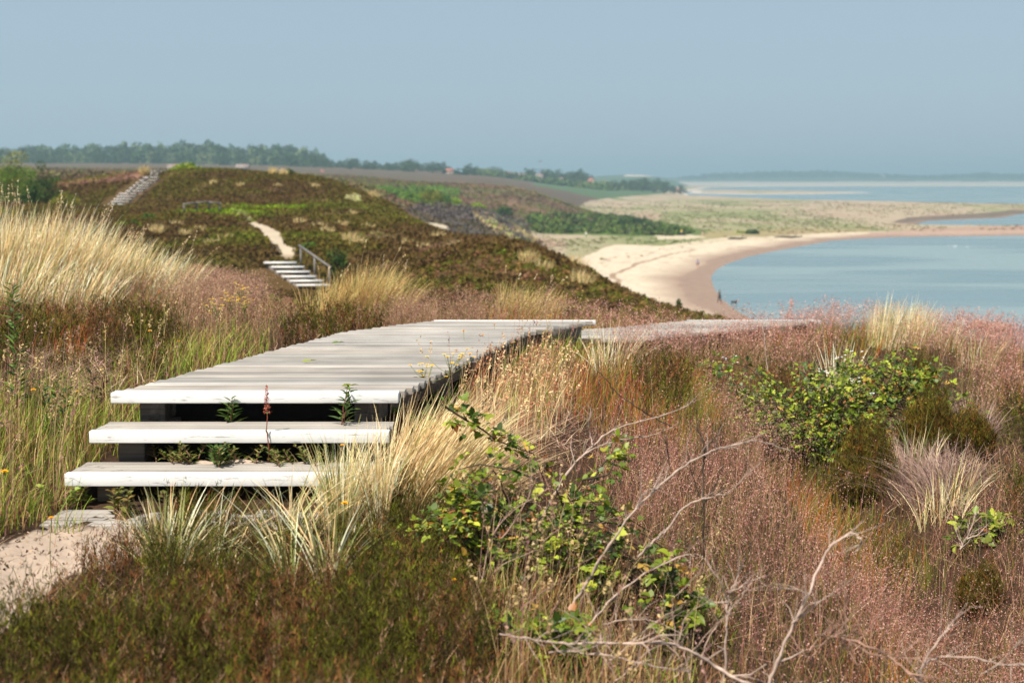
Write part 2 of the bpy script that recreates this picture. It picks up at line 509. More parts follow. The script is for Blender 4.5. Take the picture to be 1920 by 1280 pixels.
# colours of the ground, as the thing is coloured: by zones of the plan, their outlines found in the photo
C_SAND = lin(190, 173, 150); C_WET = lin(144, 122, 105); C_PATH = lin(172, 152, 134)
C_LITTER = lin(62, 46, 34); C_HEATH = lin(80, 62, 34); C_HGREEN = lin(88, 84, 34); C_PINK = lin(134, 102, 88)
C_MARSH = lin(156, 139, 116); C_MGREEN = lin(122, 124, 82); C_SCRUB = lin(78, 94, 42); C_SCARP = lin(84, 75, 70)
C_PLAIN = lin(92, 74, 56); C_STRAW = lin(158, 140, 104)

def paint(x, y, z, sd, t):
    px, py = project(x, y, z)
    jx = px + fbm(x / np.maximum(y, 5) * 60, np.log(y) * 25, 91) * 26
    jy = py + fbm(x / np.maximum(y, 5) * 60, np.log(y) * 25, 191) * np.interp(y, [10, 60, 200, 1000], [22, 12, 6, 2])
    n1 = fbm(x / 3, y / 3, 31); n2 = fbm(x / 14, y / 14, 47); n3 = fbm(x / 50, y / 180, 53, 4); n0 = fbm(x / 0.35, y / 0.35, 3)
    c = np.empty(x.shape + (3,))
    c[:] = C_LITTER
    def put(mask, col, k=1.0):
        kk = (mask * k)[..., None]
        c[:] = c * (1 - kk) + np.asarray(col) * kk
    near = y < 24
    hill = ~near
    put(hill, C_HEATH)
    put(hill & (y < 180), C_HGREEN, np.clip(n2 * 4.5 - 0.05, 0, 0.7))
    put(hill & (y < 180), C_PINK, np.clip(n1 * 4 - 0.75, 0, 0.7))
    put((y > 180), C_PLAIN)
    put((y > 180), lin(96, 98, 60), np.clip(n2 * 4, 0, 0.6))
    put((y > 180), C_PINK, np.clip(-n2 * 5 - 0.4, 0, 0.6))
    put((y > 700), lin(80, 68, 56), 0.7)
    put((y > 1000) & (px > 1000), lin(70, 96, 60), 0.8)
    put((y > 3000), lin(70, 86, 60))
    put((y > 3000) & inpoly(px, py, [(1168,331),(1185,322),(1228,324),(1245,331)]), lin(190, 172, 148))
    # flats
    fl = (t < SEA + 3.2) & (y > 75) & (y < 3300)
    put(fl, C_MARSH)
    n4 = fbm(x / 16, y / 70, 59, 4)
    put(fl, C_MGREEN, np.clip(n3 * 4 + n4 * 3 - 0.15, 0, 0.7))
    put(fl & (n4 < -0.14), lin(150, 122, 104), 0.5)
    put(fl & (sd > 20) & (n4 > 0.2), lin(98, 100, 62), 0.6)
    P = lambda *p: inpoly(jx, jy, p)
    put(fl & P((980,402),(1120,402),(1250,420),(1340,432),(1290,446),(1000,438)), C_SCRUB, 0.9)
    put(fl & P((1060,448),(1330,440),(1420,448),(1300,462),(1130,470),(1180,490),(1060,480)), C_MGREEN, 0.55)
    put(fl & P((1230,395),(1500,396),(1650,412),(1560,436),(1250,412)), C_MGREEN, np.clip(n3 * 4 + 0.25, 0, 0.7))
    put(fl & P((1330,432),(1640,428),(1620,440),(1420,452),(1300,447)), lin(140, 124, 86), 0.7)
    beach = fl & (sd < 60) & (y < 420) & (P((1000,640),(1060,500),(1120,470),(1150,458),(1290,461),(1380,450),(1440,453),(1520,443),(1640,430),(1700,424),(1700,446),(1420,640)))
    put(beach, C_SAND)
    put(beach & (fbm(x / 1.6, y / 4.0, 83, 4) > 0.09), C_SAND * 0.82, 0.7)
    put(fl & P((1230,441),(1265,435),(1300,440),(1330,446),(1290,449),(1230,449)), C_SAND, 0.75)
    put(fl & (y < 900) & (sd < 26 - 8 * (y > 400)) & (y < 480), C_SAND, 0.8)
    put(fl & (sd < 11 + n2 * 8) & (y < 700), C_WET, np.clip((11 + n2 * 8 - sd) / 7, 0, 1))
    put(fl & P((1560,446),(1660,434),(1760,425),(1900,424),(2700,428),(2700,448),(1900,446)), lin(150, 122, 108), 0.8)
    put(fl & P((1676,418),(1700,408),(1800,402),(1900,394),(2700,392),(2700,412),(1940,404),(1880,412),(1740,419)) & (sd < 34), lin(92, 78, 68), 0.85)
    put(fl & (y > 900) & (sd < 14), lin(190, 174, 156), 0.8)
    put((y > 3300) & (t < SEA + 9), lin(190, 176, 158), 0.8)
    put(fl & (sd < 4.5 + n2 * 4) & (y < 700), lin(128, 107, 94), 0.6)
    put(fl & (sd > 9) & (sd < 24) & (y < 480) & (n1 + n0 * 0.6 > 0.2), lin(150, 128, 108), 0.6)
    put(fl & (np.abs(sd - 22 - n2 * 14) < 0.4) & (y < 420) & (n0 > 0.0), lin(110, 90, 72), 0.5)
    # wrack line on the dry sand
    wr = np.abs(sd - 15.5 - n2 * 5)
    put(fl & (wr < 0.55) & (y < 330) & (n0 > -0.25), lin(120, 92, 70), 0.75)
    # eroded scarp and its sand
    sc = P((752,402),(790,384),(860,386),(930,396),(985,410),(1005,455),(900,470),(820,440)) & (y > 190) & (y < 400)
    put(sc, C_SCARP)
    put(sc & (n2 > 0.06), lin(84, 74, 50), 0.7)
    put(sc & P((785,416),(830,422),(850,432),(815,432),(790,426)), C_SAND, 0.9)
    put(sc & P((880,398),(900,400),(1005,446),(1005,460),(960,452),(905,425)) & (n1 + n2 > -0.12), C_STRAW, 0.8)
    put(P((690,352),(860,350),(865,386),(770,386),(740,372)) & (y > 190) & (y < 480), C_SCRUB, 0.9)
    # the hill paths
    put(P((470,412),(500,420),(548,462),(552,480),(520,474),(500,450),(470,424)) & (y > 55) & (y < 120), C_SAND * 0.85, 0.9)
    put(P((440,398),(470,402),(468,412),(440,404)) & (y > 70) & (y < 130), C_SAND, 0.8)
    put(P((640,374),(660,366),(676,372),(668,380)) & (y > 90) & (y < 160), C_SAND, 0.6)
    put(P((98,345),(200,334),(270,320),(284,332),(240,338),(110,350)) & (y > 100) & (y < 190), lin(128, 96, 80), 0.85)
    put(P((330,388),(440,388),(560,388),(600,400),(470,418),(330,412)) & (y > 60) & (y < 130), lin(104, 112, 36), np.clip(0.45 + n1 * 3, 0, 0.9))
    # the sand path at the foot of the steps
    q = (y < 7.6) & inpoly(px + n0 * 30, py + n0 * 26, [(-400,1300),(-400,1060),(-60,1040),(40,1005),(118,985),(300,985),(345,1010),(250,1045),(130,1085),(60,1140),(0,1200),(-100,1260)])
    put(q, C_PATH * (1 + 0.2 * n0[..., None]))
    return c

def make_ground():
    NR, NC = 1150, 660
    yy = np.exp(np.linspace(math.log(1.3), math.log(8800), NR))
    uu = np.linspace(-1, 1, NC)
    X = uu[None, :] * (0.5 * yy[:, None] + 3.2)
    Y = np.repeat(yy[:, None], NC, 1)
    z, sd, t = ground_z(X, Y, True)
    c = paint(X, Y, z, sd, t)
    idx = np.arange(NR * NC).reshape(NR, NC)
    f = np.stack([idx[:-1, :-1], idx[:-1, 1:], idx[1:, 1:], idx[1:, :-1]], -1).reshape(-1, 4)
    g = Geo()
    g.add(np.stack([X, Y, z], -1).reshape(-1, 3), f, c.reshape(-1, 3))
    m, n, o = new_mat('ground_soil')
    a = node(n, 'ShaderNodeVertexColor', layer_name='Col')
    tc = node(n, 'ShaderNodeTexCoord')
    n1 = node(n, 'ShaderNodeTexNoise'); n1.inputs['Scale'].default_value = 14; n1.inputs['Detail'].default_value = 8; n1.inputs['Roughness'].default_value = 0.7
    n2 = node(n, 'ShaderNodeTexNoise'); n2.inputs['Scale'].default_value = 0.7; n2.inputs['Detail'].default_value = 6
    n.links.new(tc.outputs['Object'], n1.inputs['Vector']); n.links.new(tc.outputs['Object'], n2.inputs['Vector'])
    ad = node(n, 'ShaderNodeMath', operation='ADD'); n.links.new(n1.outputs[0], ad.inputs[0]); n.links.new(n2.outputs[0], ad.inputs[1])
    mr = node(n, 'ShaderNodeMapRange'); mr.inputs[1].default_value = 0.6; mr.inputs[2].default_value = 1.4; mr.inputs[3].default_value = 0.78; mr.inputs[4].default_value = 1.2
    n.links.new(ad.outputs[0], mr.inputs[0])
    mx = node(n, 'ShaderNodeMix', data_type='RGBA', blend_type='MULTIPLY'); mx.inputs[0].default_value = 1
    n.links.new(a.outputs[0], mx.inputs[6]); n.links.new(mr.outputs[0], mx.inputs[7])
    p = node(n, 'ShaderNodeBsdfPrincipled'); p.inputs['Roughness'].default_value = 0.95; p.inputs['Specular IOR Level'].default_value = 0.1
    n.links.new(mx.outputs[2], p.inputs['Base Color'])
    b = node(n, 'ShaderNodeBump'); b.inputs['Strength'].default_value = 0.5; b.inputs['Distance'].default_value = 0.03
    n.links.new(n1.outputs[0], b.inputs['Height']); n.links.new(b.outputs[0], p.inputs['Normal'])
    n.links.new(p.outputs[0], o.inputs[0])
    tag(g.build('ground', m, smooth=True), kind='structure')

make_ground()

def make_water():
    m, n, o = new_mat('sea_water')
    tc = node(n, 'ShaderNodeTexCoord')
    mp = node(n, 'ShaderNodeMapping'); mp.inputs['Scale'].default_value = (0.012, 0.03, 1); mp.inputs['Rotation'].default_value = (0, 0, -0.35)
    n.links.new(tc.outputs['Object'], mp.inputs['Vector'])
    n1 = node(n, 'ShaderNodeTexNoise'); n1.inputs['Scale'].default_value = 1.0; n1.inputs['Detail'].default_value = 3
    n.links.new(mp.outputs[0], n1.inputs['Vector'])
    n2 = node(n, 'ShaderNodeTexNoise'); n2.inputs['Scale'].default_value = 1.1; n2.inputs['Detail'].default_value = 4
    n.links.new(tc.outputs['Object'], n2.inputs['Vector'])
    cr = node(n, 'ShaderNodeValToRGB')
    cr.color_ramp.elements[0].position = 0.44; cr.color_ramp.elements[0].color = (0.105, 0.16, 0.165, 1)
    cr.color_ramp.elements[1].position = 0.58; cr.color_ramp.elements[1].color = (0.18, 0.235, 0.235, 1)
    n.links.new(n1.outputs[0], cr.inputs[0])
    p = node(n, 'ShaderNodeBsdfPrincipled'); p.inputs['IOR'].default_value = 1.33
    p.inputs['Roughness'].default_value = 0.22
    n.links.new(cr.outputs[0], p.inputs['Base Color'])
    mr = node(n, 'ShaderNodeMapRange'); mr.inputs[1].default_value = 0.4; mr.inputs[2].default_value = 0.6; mr.inputs[3].default_value = 0.16; mr.inputs[4].default_value = 0.36
    n.links.new(n1.outputs[0], mr.inputs[0]); n.links.new(mr.outputs[0], p.inputs['Roughness'])
    b = node(n, 'ShaderNodeBump'); b.inputs['Strength'].default_value = 0.35; b.inputs['Distance'].default_value = 0.12
    n.links.new(n2.outputs[0], b.inputs['Height']); n.links.new(b.outputs[0], p.inputs['Normal'])
    n.links.new(p.outputs[0], o.inputs[0])
    g = Geo()
    ys = np.exp(np.linspace(math.log(40), math.log(12000), 60)); us = np.linspace(-0.6, 0.9, 30)
    Y = np.repeat(ys[:, None], 30, 1); X = us[None, :] * Y
    idx = np.arange(60 * 30).reshape(60, 30)
    f = np.stack([idx[:-1, :-1], idx[:-1, 1:], idx[1:, 1:], idx[1:, :-1]], -1).reshape(-1, 4)
    g.add(np.stack([X, Y, np.full_like(X, SEA)], -1).reshape(-1, 3), f)
    tag(g.build('sea', m), kind='structure')
make_water()

def make_haze():
    m, n, o = new_mat('summer_haze')
    v = node(n, 'ShaderNodeVolumePrincipled')
    v.inputs['Density'].default_value = 0.00030
    v.inputs['Color'].default_value = (0.54, 0.745, 0.83, 1)
    v.inputs['Anisotropy'].default_value = 0.2
    n.links.new(v.outputs[0], o.inputs['Volume'])
    g = Geo()
    g.box((-12500, -60, -24), (12500, 12600, 70))
    tag(g.build('haze', m), kind='stuff')
make_haze()
# ------------------------------------------------------------------ boardwalks and stairs
def wood_mat(name, tint=(0.395, 0.36, 0.32), dark=(0.20, 0.175, 0.148)):
    m, n, o = new_mat(name)
    a = node(n, 'ShaderNodeVertexColor', layer_name='Col')
    tc = node(n, 'ShaderNodeTexCoord')
    mp = node(n, 'ShaderNodeMapping'); mp.inputs['Scale'].default_value = (0.8, 60, 40)
    n.links.new(tc.outputs['Object'], mp.inputs['Vector'])
    g = node(n, 'ShaderNodeTexNoise'); g.inputs['Scale'].default_value = 1.0; g.inputs['Detail'].default_value = 7; g.inputs['Roughness'].default_value = 0.65
    n.links.new(mp.outputs[0], g.inputs['Vector'])
    s = node(n, 'ShaderNodeTexNoise'); s.inputs['Scale'].default_value = 2.4; s.inputs['Detail'].default_value = 5
    n.links.new(tc.outputs['Object'], s.inputs['Vector'])
    cr = node(n, 'ShaderNodeValToRGB')
    cr.color_ramp.elements[0].position = 0.36; cr.color_ramp.elements[0].color = (*dark, 1)
    cr.color_ramp.elements[1].position = 0.56; cr.color_ramp.elements[1].color = (*tint, 1)
    e = cr.color_ramp.elements.new(0.75); e.color = (tint[0] * 1.16, tint[1] * 1.16, tint[2] * 1.16, 1)
    n.links.new(g.outputs[0], cr.inputs[0])
    mr = node(n, 'ShaderNodeMapRange'); mr.inputs[1].default_value = 0.3; mr.inputs[2].default_value = 0.7; mr.inputs[3].default_value = 0.78; mr.inputs[4].default_value = 1.16
    n.links.new(s.outputs[0], mr.inputs[0])
    m1 = node(n, 'ShaderNodeMix', data_type='RGBA', blend_type='MULTIPLY'); m1.inputs[0].default_value = 1
    n.links.new(cr.outputs[0], m1.inputs[6]); n.links.new(mr.outputs[0], m1.inputs[7])
    m2 = node(n, 'ShaderNodeMix', data_type='RGBA', blend_type='MULTIPLY'); m2.inputs[0].default_value = 1
    n.links.new(m1.outputs[2], m2.inputs[6]); n.links.new(a.outputs[0], m2.inputs[7])
    p = node(n, 'ShaderNodeBsdfPrincipled'); p.inputs['Roughness'].default_value = 0.72; p.inputs['Specular IOR Level'].default_value = 0.3
    n.links.new(m2.outputs[2], p.inputs['Base Color'])
    w = node(n, 'ShaderNodeTexWave', wave_type='BANDS', bands_direction='Y'); w.inputs['Scale'].default_value = 14.0; w.inputs['Distortion'].default_value = 0.2
    n.links.new(tc.outputs['Object'], w.inputs['Vector'])
    ad = node(n, 'ShaderNodeMath', operation='ADD'); n.links.new(w.outputs[1], ad.inputs[0]); n.links.new(g.outputs[0], ad.inputs[1])
    b = node(n, 'ShaderNodeBump'); b.inputs['Strength'].default_value = 0.35; b.inputs['Distance'].default_value = 0.003
    n.links.new(ad.outputs[0], b.inputs['Height']); n.links.new(b.outputs[0], p.inputs['Normal'])
    n.links.new(p.outputs[0], o.inputs[0])
    return m

def paint_mat():
    m, n, o = new_mat('worn_white_paint')
    tc = node(n, 'ShaderNodeTexCoord')
    mp = node(n, 'ShaderNodeMapping'); mp.inputs['Scale'].default_value = (2.5, 30, 30)
    n.links.new(tc.outputs['Object'], mp.inputs['Vector'])
    g = node(n, 'ShaderNodeTexNoise'); g.inputs['Scale'].default_value = 2.6; g.inputs['Detail'].default_value = 10; g.inputs['Roughness'].default_value = 0.7
    n.links.new(mp.outputs[0], g.inputs['Vector'])
    cr = node(n, 'ShaderNodeValToRGB')
    cr.color_ramp.elements[0].position = 0.37; cr.color_ramp.elements[0].color = (0.34, 0.31, 0.28, 1)
    cr.color_ramp.elements[1].position = 0.43; cr.color_ramp.elements[1].color = (0.70, 0.69, 0.665, 1)
    n.links.new(g.outputs[0], cr.inputs[0])
    p = node(n, 'ShaderNodeBsdfPrincipled'); p.inputs['Roughness'].default_value = 0.5
    n.links.new(cr.outputs[0], p.inputs['Base Color'])
    b = node(n, 'ShaderNodeBump'); b.inputs['Strength'].default_value = 0.2; b.inputs['Distance'].default_value = 0.003
    n.links.new(g.outputs[0], b.inputs['Height']); n.links.new(b.outputs[0], p.inputs['Normal'])
    n.links.new(p.outputs[0], o.inputs[0])
    return m

M_PLANK = wood_mat('weathered_planks')
M_TIMBER = wood_mat('dark_timber', (0.24, 0.20, 0.165), (0.11, 0.09, 0.075))
M_PAINT = paint_mat()

# plan of the first boardwalk: (y, x of left edge, z of the top); the boards all run across the view
WALK = [(7.39, -2.097, -1.113), (8.4, -1.925, -1.143), (9.8, -1.690, -1.187), (11.2, -1.458, -1.231), (11.6, -1.391, -1.243), (12.2, -1.16, -1.268), (13.3, -0.72, -1.315)]
WALK2 = [(13.05, -0.62, -1.485), (14.0, 0.12, -1.52), (15.2, 1.22, -1.57), (16.3, 2.03, -1.612)]
WIDTH = 1.5
def walk_at(tab, y):
    ys = [t[0] for t in tab]
    return np.interp(y, ys, [t[1] for t in tab]), np.interp(y, ys, [t[2] for t in tab])

def on_walk(x, y, pad=0.0):
    r = np.zeros(np.shape(x), bool)
    for tab in (WALK, WALK2):
        l, _ = walk_at(tab, y)
        r |= (y > tab[0][0] - pad) & (y < tab[-1][0] + pad) & (x > l - pad) & (x < l + WIDTH + pad)
    r |= (y > 6.35 - pad) & (y < 7.45) & (x > -2.15 - pad) & (x < -0.62 + pad)
    return r

def bevel(o, w=0.006):
    b = o.modifiers.new('soft_edges', 'BEVEL'); b.width = w; b.segments = 2; b.limit_method = 'ANGLE'
    return o

def deck(tab, y0, y1, parent, org):
    g = Geo(); rr = random.Random(3)
    y = y0
    while y < y1 - 0.05:
        pw = 0.138
        l, z = walk_at(tab, y + pw / 2)
        _, za = walk_at(tab, y); _, zb = walk_at(tab, y + pw)
        j = rr.uniform(-0.012, 0.012); k = rr.uniform(-0.012, 0.012); h = rr.uniform(-0.003, 0.003)
        t = rr.choice((0.7, 0.85, 0.95, 1.0, 1.06, 1.14)) * rr.uniform(0.94, 1.06)
        warm = rr.uniform(-0.03, 0.04)
        x0, x1 = l + j, l + WIDTH + k
        th = 0.04
        v = [(x0,y,za+h-th),(x1,y,za+h-th),(x1,y+pw-0.010,zb+h-th),(x0,y+pw-0.010,zb+h-th),(x0,y,za+h),(x1,y,za+h),(x1,y+pw-0.010,zb+h),(x0,y+pw-0.010,zb+h)]
        f = [(0,3,2,1),(4,5,6,7),(0,1,5,4),(1,2,6,5),(2,3,7,6),(3,0,4,7)]
        g.add(v, f, (t * (1 + warm), t, t * (1 - warm)))
        y += pw
    return bevel(g.build('deck', M_PLANK, parent, origin=org, loc=(0, 0, 0)), 0.004)

def part(g, name, mat, parent, org, bv=0.0):
    o = g.build(name, mat, parent, origin=org, loc=(0, 0, 0))
    if bv: bevel(o, bv)
    return o

org = Vector((-1.35, 7.4, -1.6))
bw = empty('boardwalk', org)
tag(bw, 'grey plank boardwalk with white front edge and steps, leading away from the sand path', 'boardwalk')
deck(WALK, 7.475, 13.26, bw, org)
part(Geo().box((-2.105, 7.375, -1.168), (-0.595, 7.47, -1.112)), 'edge_board', M_PAINT, bw, org, 0.005)
part(Geo().box((-0.735, 13.27, -1.36), (0.79, 13.30, -1.313)), 'edge_board', M_PAINT, bw, org, 0.008)
for side in (0.17, WIDTH - 0.17):
    g = Geo(); pts = []
    for (y, l, z) in WALK:
        pts.append((l + side, y + 0.1 if y < 7.5 else y, z - 0.105))
    for a, b in zip(pts[:-1], pts[1:]):
        g.beam(a, b, 0.09, 0.12)
    part(g, 'joist', M_TIMBER, bw, org)
for y in (7.55, 9.3, 11.4, 13.1):
    l, z = walk_at(WALK, y)
    for side in (0.2, WIDTH - 0.2):
        part(Geo().box((l + side - 0.065, y, z - 0.75), (l + side + 0.065, y + 0.13, z - 0.17)), 'post', M_TIMBER, bw, org, 0.006)
for (yf, xl, zt, w) in ((7.04, -2.12, -1.256, 1.5), (6.72, -2.15, -1.407, 1.5)):
    g = Geo()
    g.box((xl + 0.005, yf + 0.062, zt - 0.05), (xl + w - 0.005, yf + 0.185, zt - 0.003), (1.0, 0.98, 0.95))
    g.box((xl + 0.012, yf + 0.192, zt - 0.05), (xl + w + 0.006, yf + 0.315, zt - 0.004), (0.92, 0.9, 0.88))
    t = part(g, 'tread', M_PLANK, bw, org, 0.005)
    part(Geo().box((xl - 0.004, yf, zt - 0.06), (xl + w + 0.004, yf + 0.057, zt)), 'nosing', M_PAINT, t, org, 0.003)
part(Geo().box((-2.16, 6.36, -1.64), (-0.66, 6.50, -1.567), (1.0, .98, .96)).box((-2.15, 6.505, -1.64), (-0.65, 6.66, -1.566), (.92, .9, .88)), 'tread', M_PLANK, bw, org, 0.005)
for (x0, y, zt, zb) in ((-1.985, 7.49, -1.17, -1.36), (-0.84, 7.49, -1.17, -1.36), (-2.01, 7.15, -1.318, -1.50), (-0.86, 7.15, -1.318, -1.50), (-2.03, 6.83, -1.469, -1.64), (-0.88, 6.83, -1.469, -1.64)):
    part(Geo().box((x0, y, zb), (x0 + 0.135, y + 0.18, zt), (0.8, 0.78, 0.76)), 'support_block', M_TIMBER, bw, org, 0.006)

M_GAP_SHADE = plain_mat('gap_shade_black', (0.022, 0.018, 0.015), 0.8, 0.2, 12, 0.3, 0.3)  # near black: shade of the step gaps, put into the colour
for (x0, y, zt, zb) in ((-2.0, 7.70, -1.165, -1.5), (-2.03, 7.345, -1.32, -1.56), (-2.05, 7.03, -1.47, -1.66)):
    part(Geo().box((x0, y, zb), (x0 + 1.33, y + 0.06, zt)), 'gap_shade_board', M_GAP_SHADE, bw, org, 0.004)  # boards added only to blacken the shaded gaps under deck and treads

org = Vector((0.8, 14.6, -1.7))
b2 = empty('boardwalk', org)
tag(b2, 'further, lower plank boardwalk turning right toward the sea, half hidden in pink grass', 'boardwalk')
deck(WALK2, 13.36, 16.24, b2, org)
l, z = walk_at(WALK2, 16.3)
part(Geo().box((l - 0.02, 16.25, z - 0.05), (l + WIDTH + 0.02, 16.30, z + 0.003)), 'edge_board', M_PAINT, b2, org, 0.008)
for side in (0.17, WIDTH - 0.17):
    g = Geo(); pts = [(l_ + side, y, z_ - 0.105) for (y, l_, z_) in WALK2[1:]]
    for a, b in zip(pts[:-1], pts[1:]): g.beam(a, b, 0.09, 0.12)
    part(g, 'joist', M_TIMBER, b2, org)
for y in (14.1, 16.05):
    l, z = walk_at(WALK2, y)
    for side in (0.2, WIDTH - 0.2):
        part(Geo().box((l + side - 0.065, y, z - 0.7), (l + side + 0.065, y + 0.13, z - 0.17)), 'post', M_TIMBER, b2, org)

# sand blown onto the treads
g = Geo()
for (x0, x1, y0, y1, z) in ((-1.84, -0.8, 6.92, 7.03, -1.412),):
    nx, ny = 46, 7
    X, Y = np.meshgrid(np.linspace(x0, x1, nx), np.linspace(y0, y1, ny))
    u = (X - x0) / (x1 - x0); v_ = (Y - y0) / (y1 - y0)
    Z = z - 0.004 + (0.026 * np.sin(u * math.pi) * v_ * (0.6 + 2.2 * fbm(X * 9, Y * 30, 4)) - 0.004)
    idx = np.arange(nx * ny).reshape(ny, nx)
    f = np.stack([idx[:-1, :-1], idx[:-1, 1:], idx[1:, 1:], idx[1:, :-1]], -1).reshape(-1, 4)
    g.add(np.stack([X, Y, Z], -1).reshape(-1, 3), f, C_PATH)
tag(g.build('blown_sand', plain_mat('blown_sand', C_PATH, 0.95, 0.1, 60, 0.15, 0.2, attr=True), smooth=True), kind='stuff')

# stairs in the dip: treads from the photo, 1.5 m wide
rot = [(495, 491), (509, 499), (519, 508), (530, 517), (544, 525), (556, 533)]
base = at(545, 535, 63.2)
st = empty('stairs', base)
tag(st, 'short flight of pale wooden stairs in the dip below the sand path', 'stairs')
org = base
edge = []
for i, (px, py) in enumerate(rot):
    p = at(px, py, 66.3 - 0.55 * i)
    t = part(Geo().box((p.x, p.y + 0.05, p.z - 0.06), (p.x + 1.5, p.y + 0.42, p.z - 0.005)), 'tread', M_PLANK, st, org)
    part(Geo().box((p.x - 0.01, p.y - 0.02, p.z - 0.09), (p.x + 1.51, p.y + 0.045, p.z)), 'nosing', M_PAINT, t, org)
    edge.append(p)
for side in (0.1, 1.4):
    part(Geo().beam(edge[0] + Vector((side, 0.3, -0.24)), edge[-1] + Vector((side, 0.1, -0.24)), 0.09, 0.26), 'stringer', M_TIMBER, st, org)
M_RAIL = wood_mat('rail_timber', (0.21, 0.19, 0.17), (0.12, 0.105, 0.09))
a = edge[0] + Vector((1.56, 0.5, 0.75)); b = edge[-1] + Vector((1.56, -0.1, 0.75))
part(Geo().beam(a, b, 0.06, 0.10), 'handrail', M_RAIL, st, org)
for k in (0.06, 0.5, 0.95):
    q = a.lerp(b, k)
    part(Geo().box((q.x - 0.04, q.y - 0.04, q.z - 1.05), (q.x + 0.04, q.y + 0.04, q.z - 0.05)), 'post', M_RAIL, st, org)

# the long flight up the hill
org = at(216, 386, 116)
hs = empty('stairs', org)
tag(hs, 'long flight of white edged stairs climbing the dark hill at upper left', 'stairs')
N = 11; L0 = []
for i in range(N):
    t = i / (N - 1)
    px = np.interp(t, [0, 0.42, 0.5, 1], [203, 225, 236, 268]); py = np.interp(t, [0, 1], [384.5, 334])
    y = 117 + 19.5 * t
    p = at(px, py, y); p.z += 0.1
    L0.append(p)
    tr = part(Geo().box((p.x, p.y + 0.06, p.z - 0.07), (p.x + 1.5, p.y + 0.6, p.z - 0.01)), 'tread', M_GAP_SHADE, hs, org)  # treads coloured near black, painting in the dark gaps between steps
    part(Geo().box((p.x - 0.01, p.y - 0.03, p.z - 0.075), (p.x + 1.51, p.y + 0.03, p.z)), 'nosing', M_PAINT, tr, org)
for side in (0.08, 1.44):
    g = Geo()
    for a, b in zip(L0[:-1:2], L0[2::2]):
        g.beam(a + Vector((side, 0.3, -0.3)), b + Vector((side, 0.3, -0.3)), 0.1, 0.3)
    part(g, 'stringer', M_TIMBER, hs, org)
g = Geo()
for a, b in zip(L0[:-1:2], L0[2::2]):
    g.beam(a + Vector((1.58, 0.2, 0.8)), b + Vector((1.58, 0.2, 0.8)), 0.09, 0.12)
part(g, 'handrail', M_TIMBER, hs, org)
for i in range(0, N, 3):
    q = L0[i] + Vector((1.58, 0.2, 0))
    part(Geo().box((q.x - 0.06, q.y - 0.06, q.z - 0.9), (q.x + 0.06, q.y + 0.06, q.z + 0.86)), 'post', M_TIMBER, hs, org)
HS_PTS = [(p.x + 0.75, p.y) for p in L0]
ST_PTS = [(p.x + 0.75, p.y) for p in edge]
# fence on the hilltop
org = at(283, 333, 139)
fc = empty('fence', org)
tag(fc, 'low pale post and rail fence on the hilltop at the head of the long stairs', 'fence')
P_ = []
for k in range(6):
    px = 284 + k * 6.3
    p = at(px, 331 + k * -0.2, 138.5 + k * 0.4)
    P_.append(p)
    part(Geo().box((p.x - 0.06, p.y - 0.06, p.z - 0.35), (p.x + 0.06, p.y + 0.06, p.z + 0.62)), 'post', M_PLANK, fc, org)
part(Geo().beam(P_[0] + Vector((0, -0.09, 0.5)), P_[-1] + Vector((0, -0.09, 0.5)), 0.05, 0.12), 'rail', M_PLANK, fc, org)
# low rail across the foot of the hill
org = at(346, 384, 92)
lr = empty('handrail_fence', org)
tag(lr, 'low grey rail on short posts across the heather at the foot of the hill', 'fence')
q = [at(345, 381, 92), at(368, 378, 92.5), at(392, 377, 93), at(412, 379.5, 93.2)]
for p in q:
    part(Geo().box((p.x - 0.05, p.y - 0.05, p.z - 0.6), (p.x + 0.05, p.y + 0.05, p.z)), 'post', M_RAIL, lr, org)
g = Geo()
for a, b in zip(q[:-1], q[1:]): g.beam(a + Vector((0, -0.09, -0.06)), b + Vector((0, -0.09, -0.06)), 0.07, 0.1)
part(g, 'rail', M_RAIL, lr, org)
# ------------------------------------------------------------------ plant builders
def mixcol(pal, n, w=None, jit=0.12):
    pal = np.array(pal)
    if w is not None: w = np.array(w, float) / np.sum(w)
    i = R.choice(len(pal), n, p=w)
    c = pal[i] * (1 + R.normal(0, jit, (n, 1))) * (1 + R.normal(0, jit * 0.25, (n, 3)))
    return np.clip(c, 0.004, 0.95)

def ribbons(g, root, h, az, lean, w, c0, c1, S=3, droop=0.25, curve=1.9):
    """grass blades: lean is the sideways reach as a share of the height"""
    n = len(root)
    h = np.broadcast_to(h, n); lean = np.broadcast_to(lean, n); w = np.broadcast_to(w, n)
    t = np.linspace(0, 1, S + 1)
    hx = np.cos(az)[:, None] * (lean * h)[:, None] * t ** curve
    hy = np.sin(az)[:, None] * (lean * h)[:, None] * t ** curve
    hz = h[:, None] * (t - droop * np.minimum(lean, 1.6)[:, None] * t ** 3)
    P = np.stack([root[:, 0:1] + hx, root[:, 1:2] + hy, root[:, 2:3] + hz], -1)
    sa = R.uniform(0, math.pi, n)
    sv = np.stack([np.cos(sa), np.sin(sa) * 0.6, np.zeros(n)], -1)
    wt = w[:, None] * np.maximum(1 - t ** 2.2, 0.12)
    A = P - sv[:, None] * (wt * 0.5)[..., None]; B = P + sv[:, None] * (wt * 0.5)[..., None]
    V = np.stack([A, B], 2).reshape(n, -1, 3)
    k = 2 * (S + 1)
    f = np.array([(2 * i, 2 * i + 1, 2 * i + 3, 2 * i + 2) for i in range(S)])
    Fc = (f[None] + (np.arange(n) * k)[:, None, None]).reshape(-1, 4)
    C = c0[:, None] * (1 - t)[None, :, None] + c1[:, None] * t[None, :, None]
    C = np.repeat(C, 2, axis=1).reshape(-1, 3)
    g.add(V.reshape(-1, 3), Fc, C)
    return P

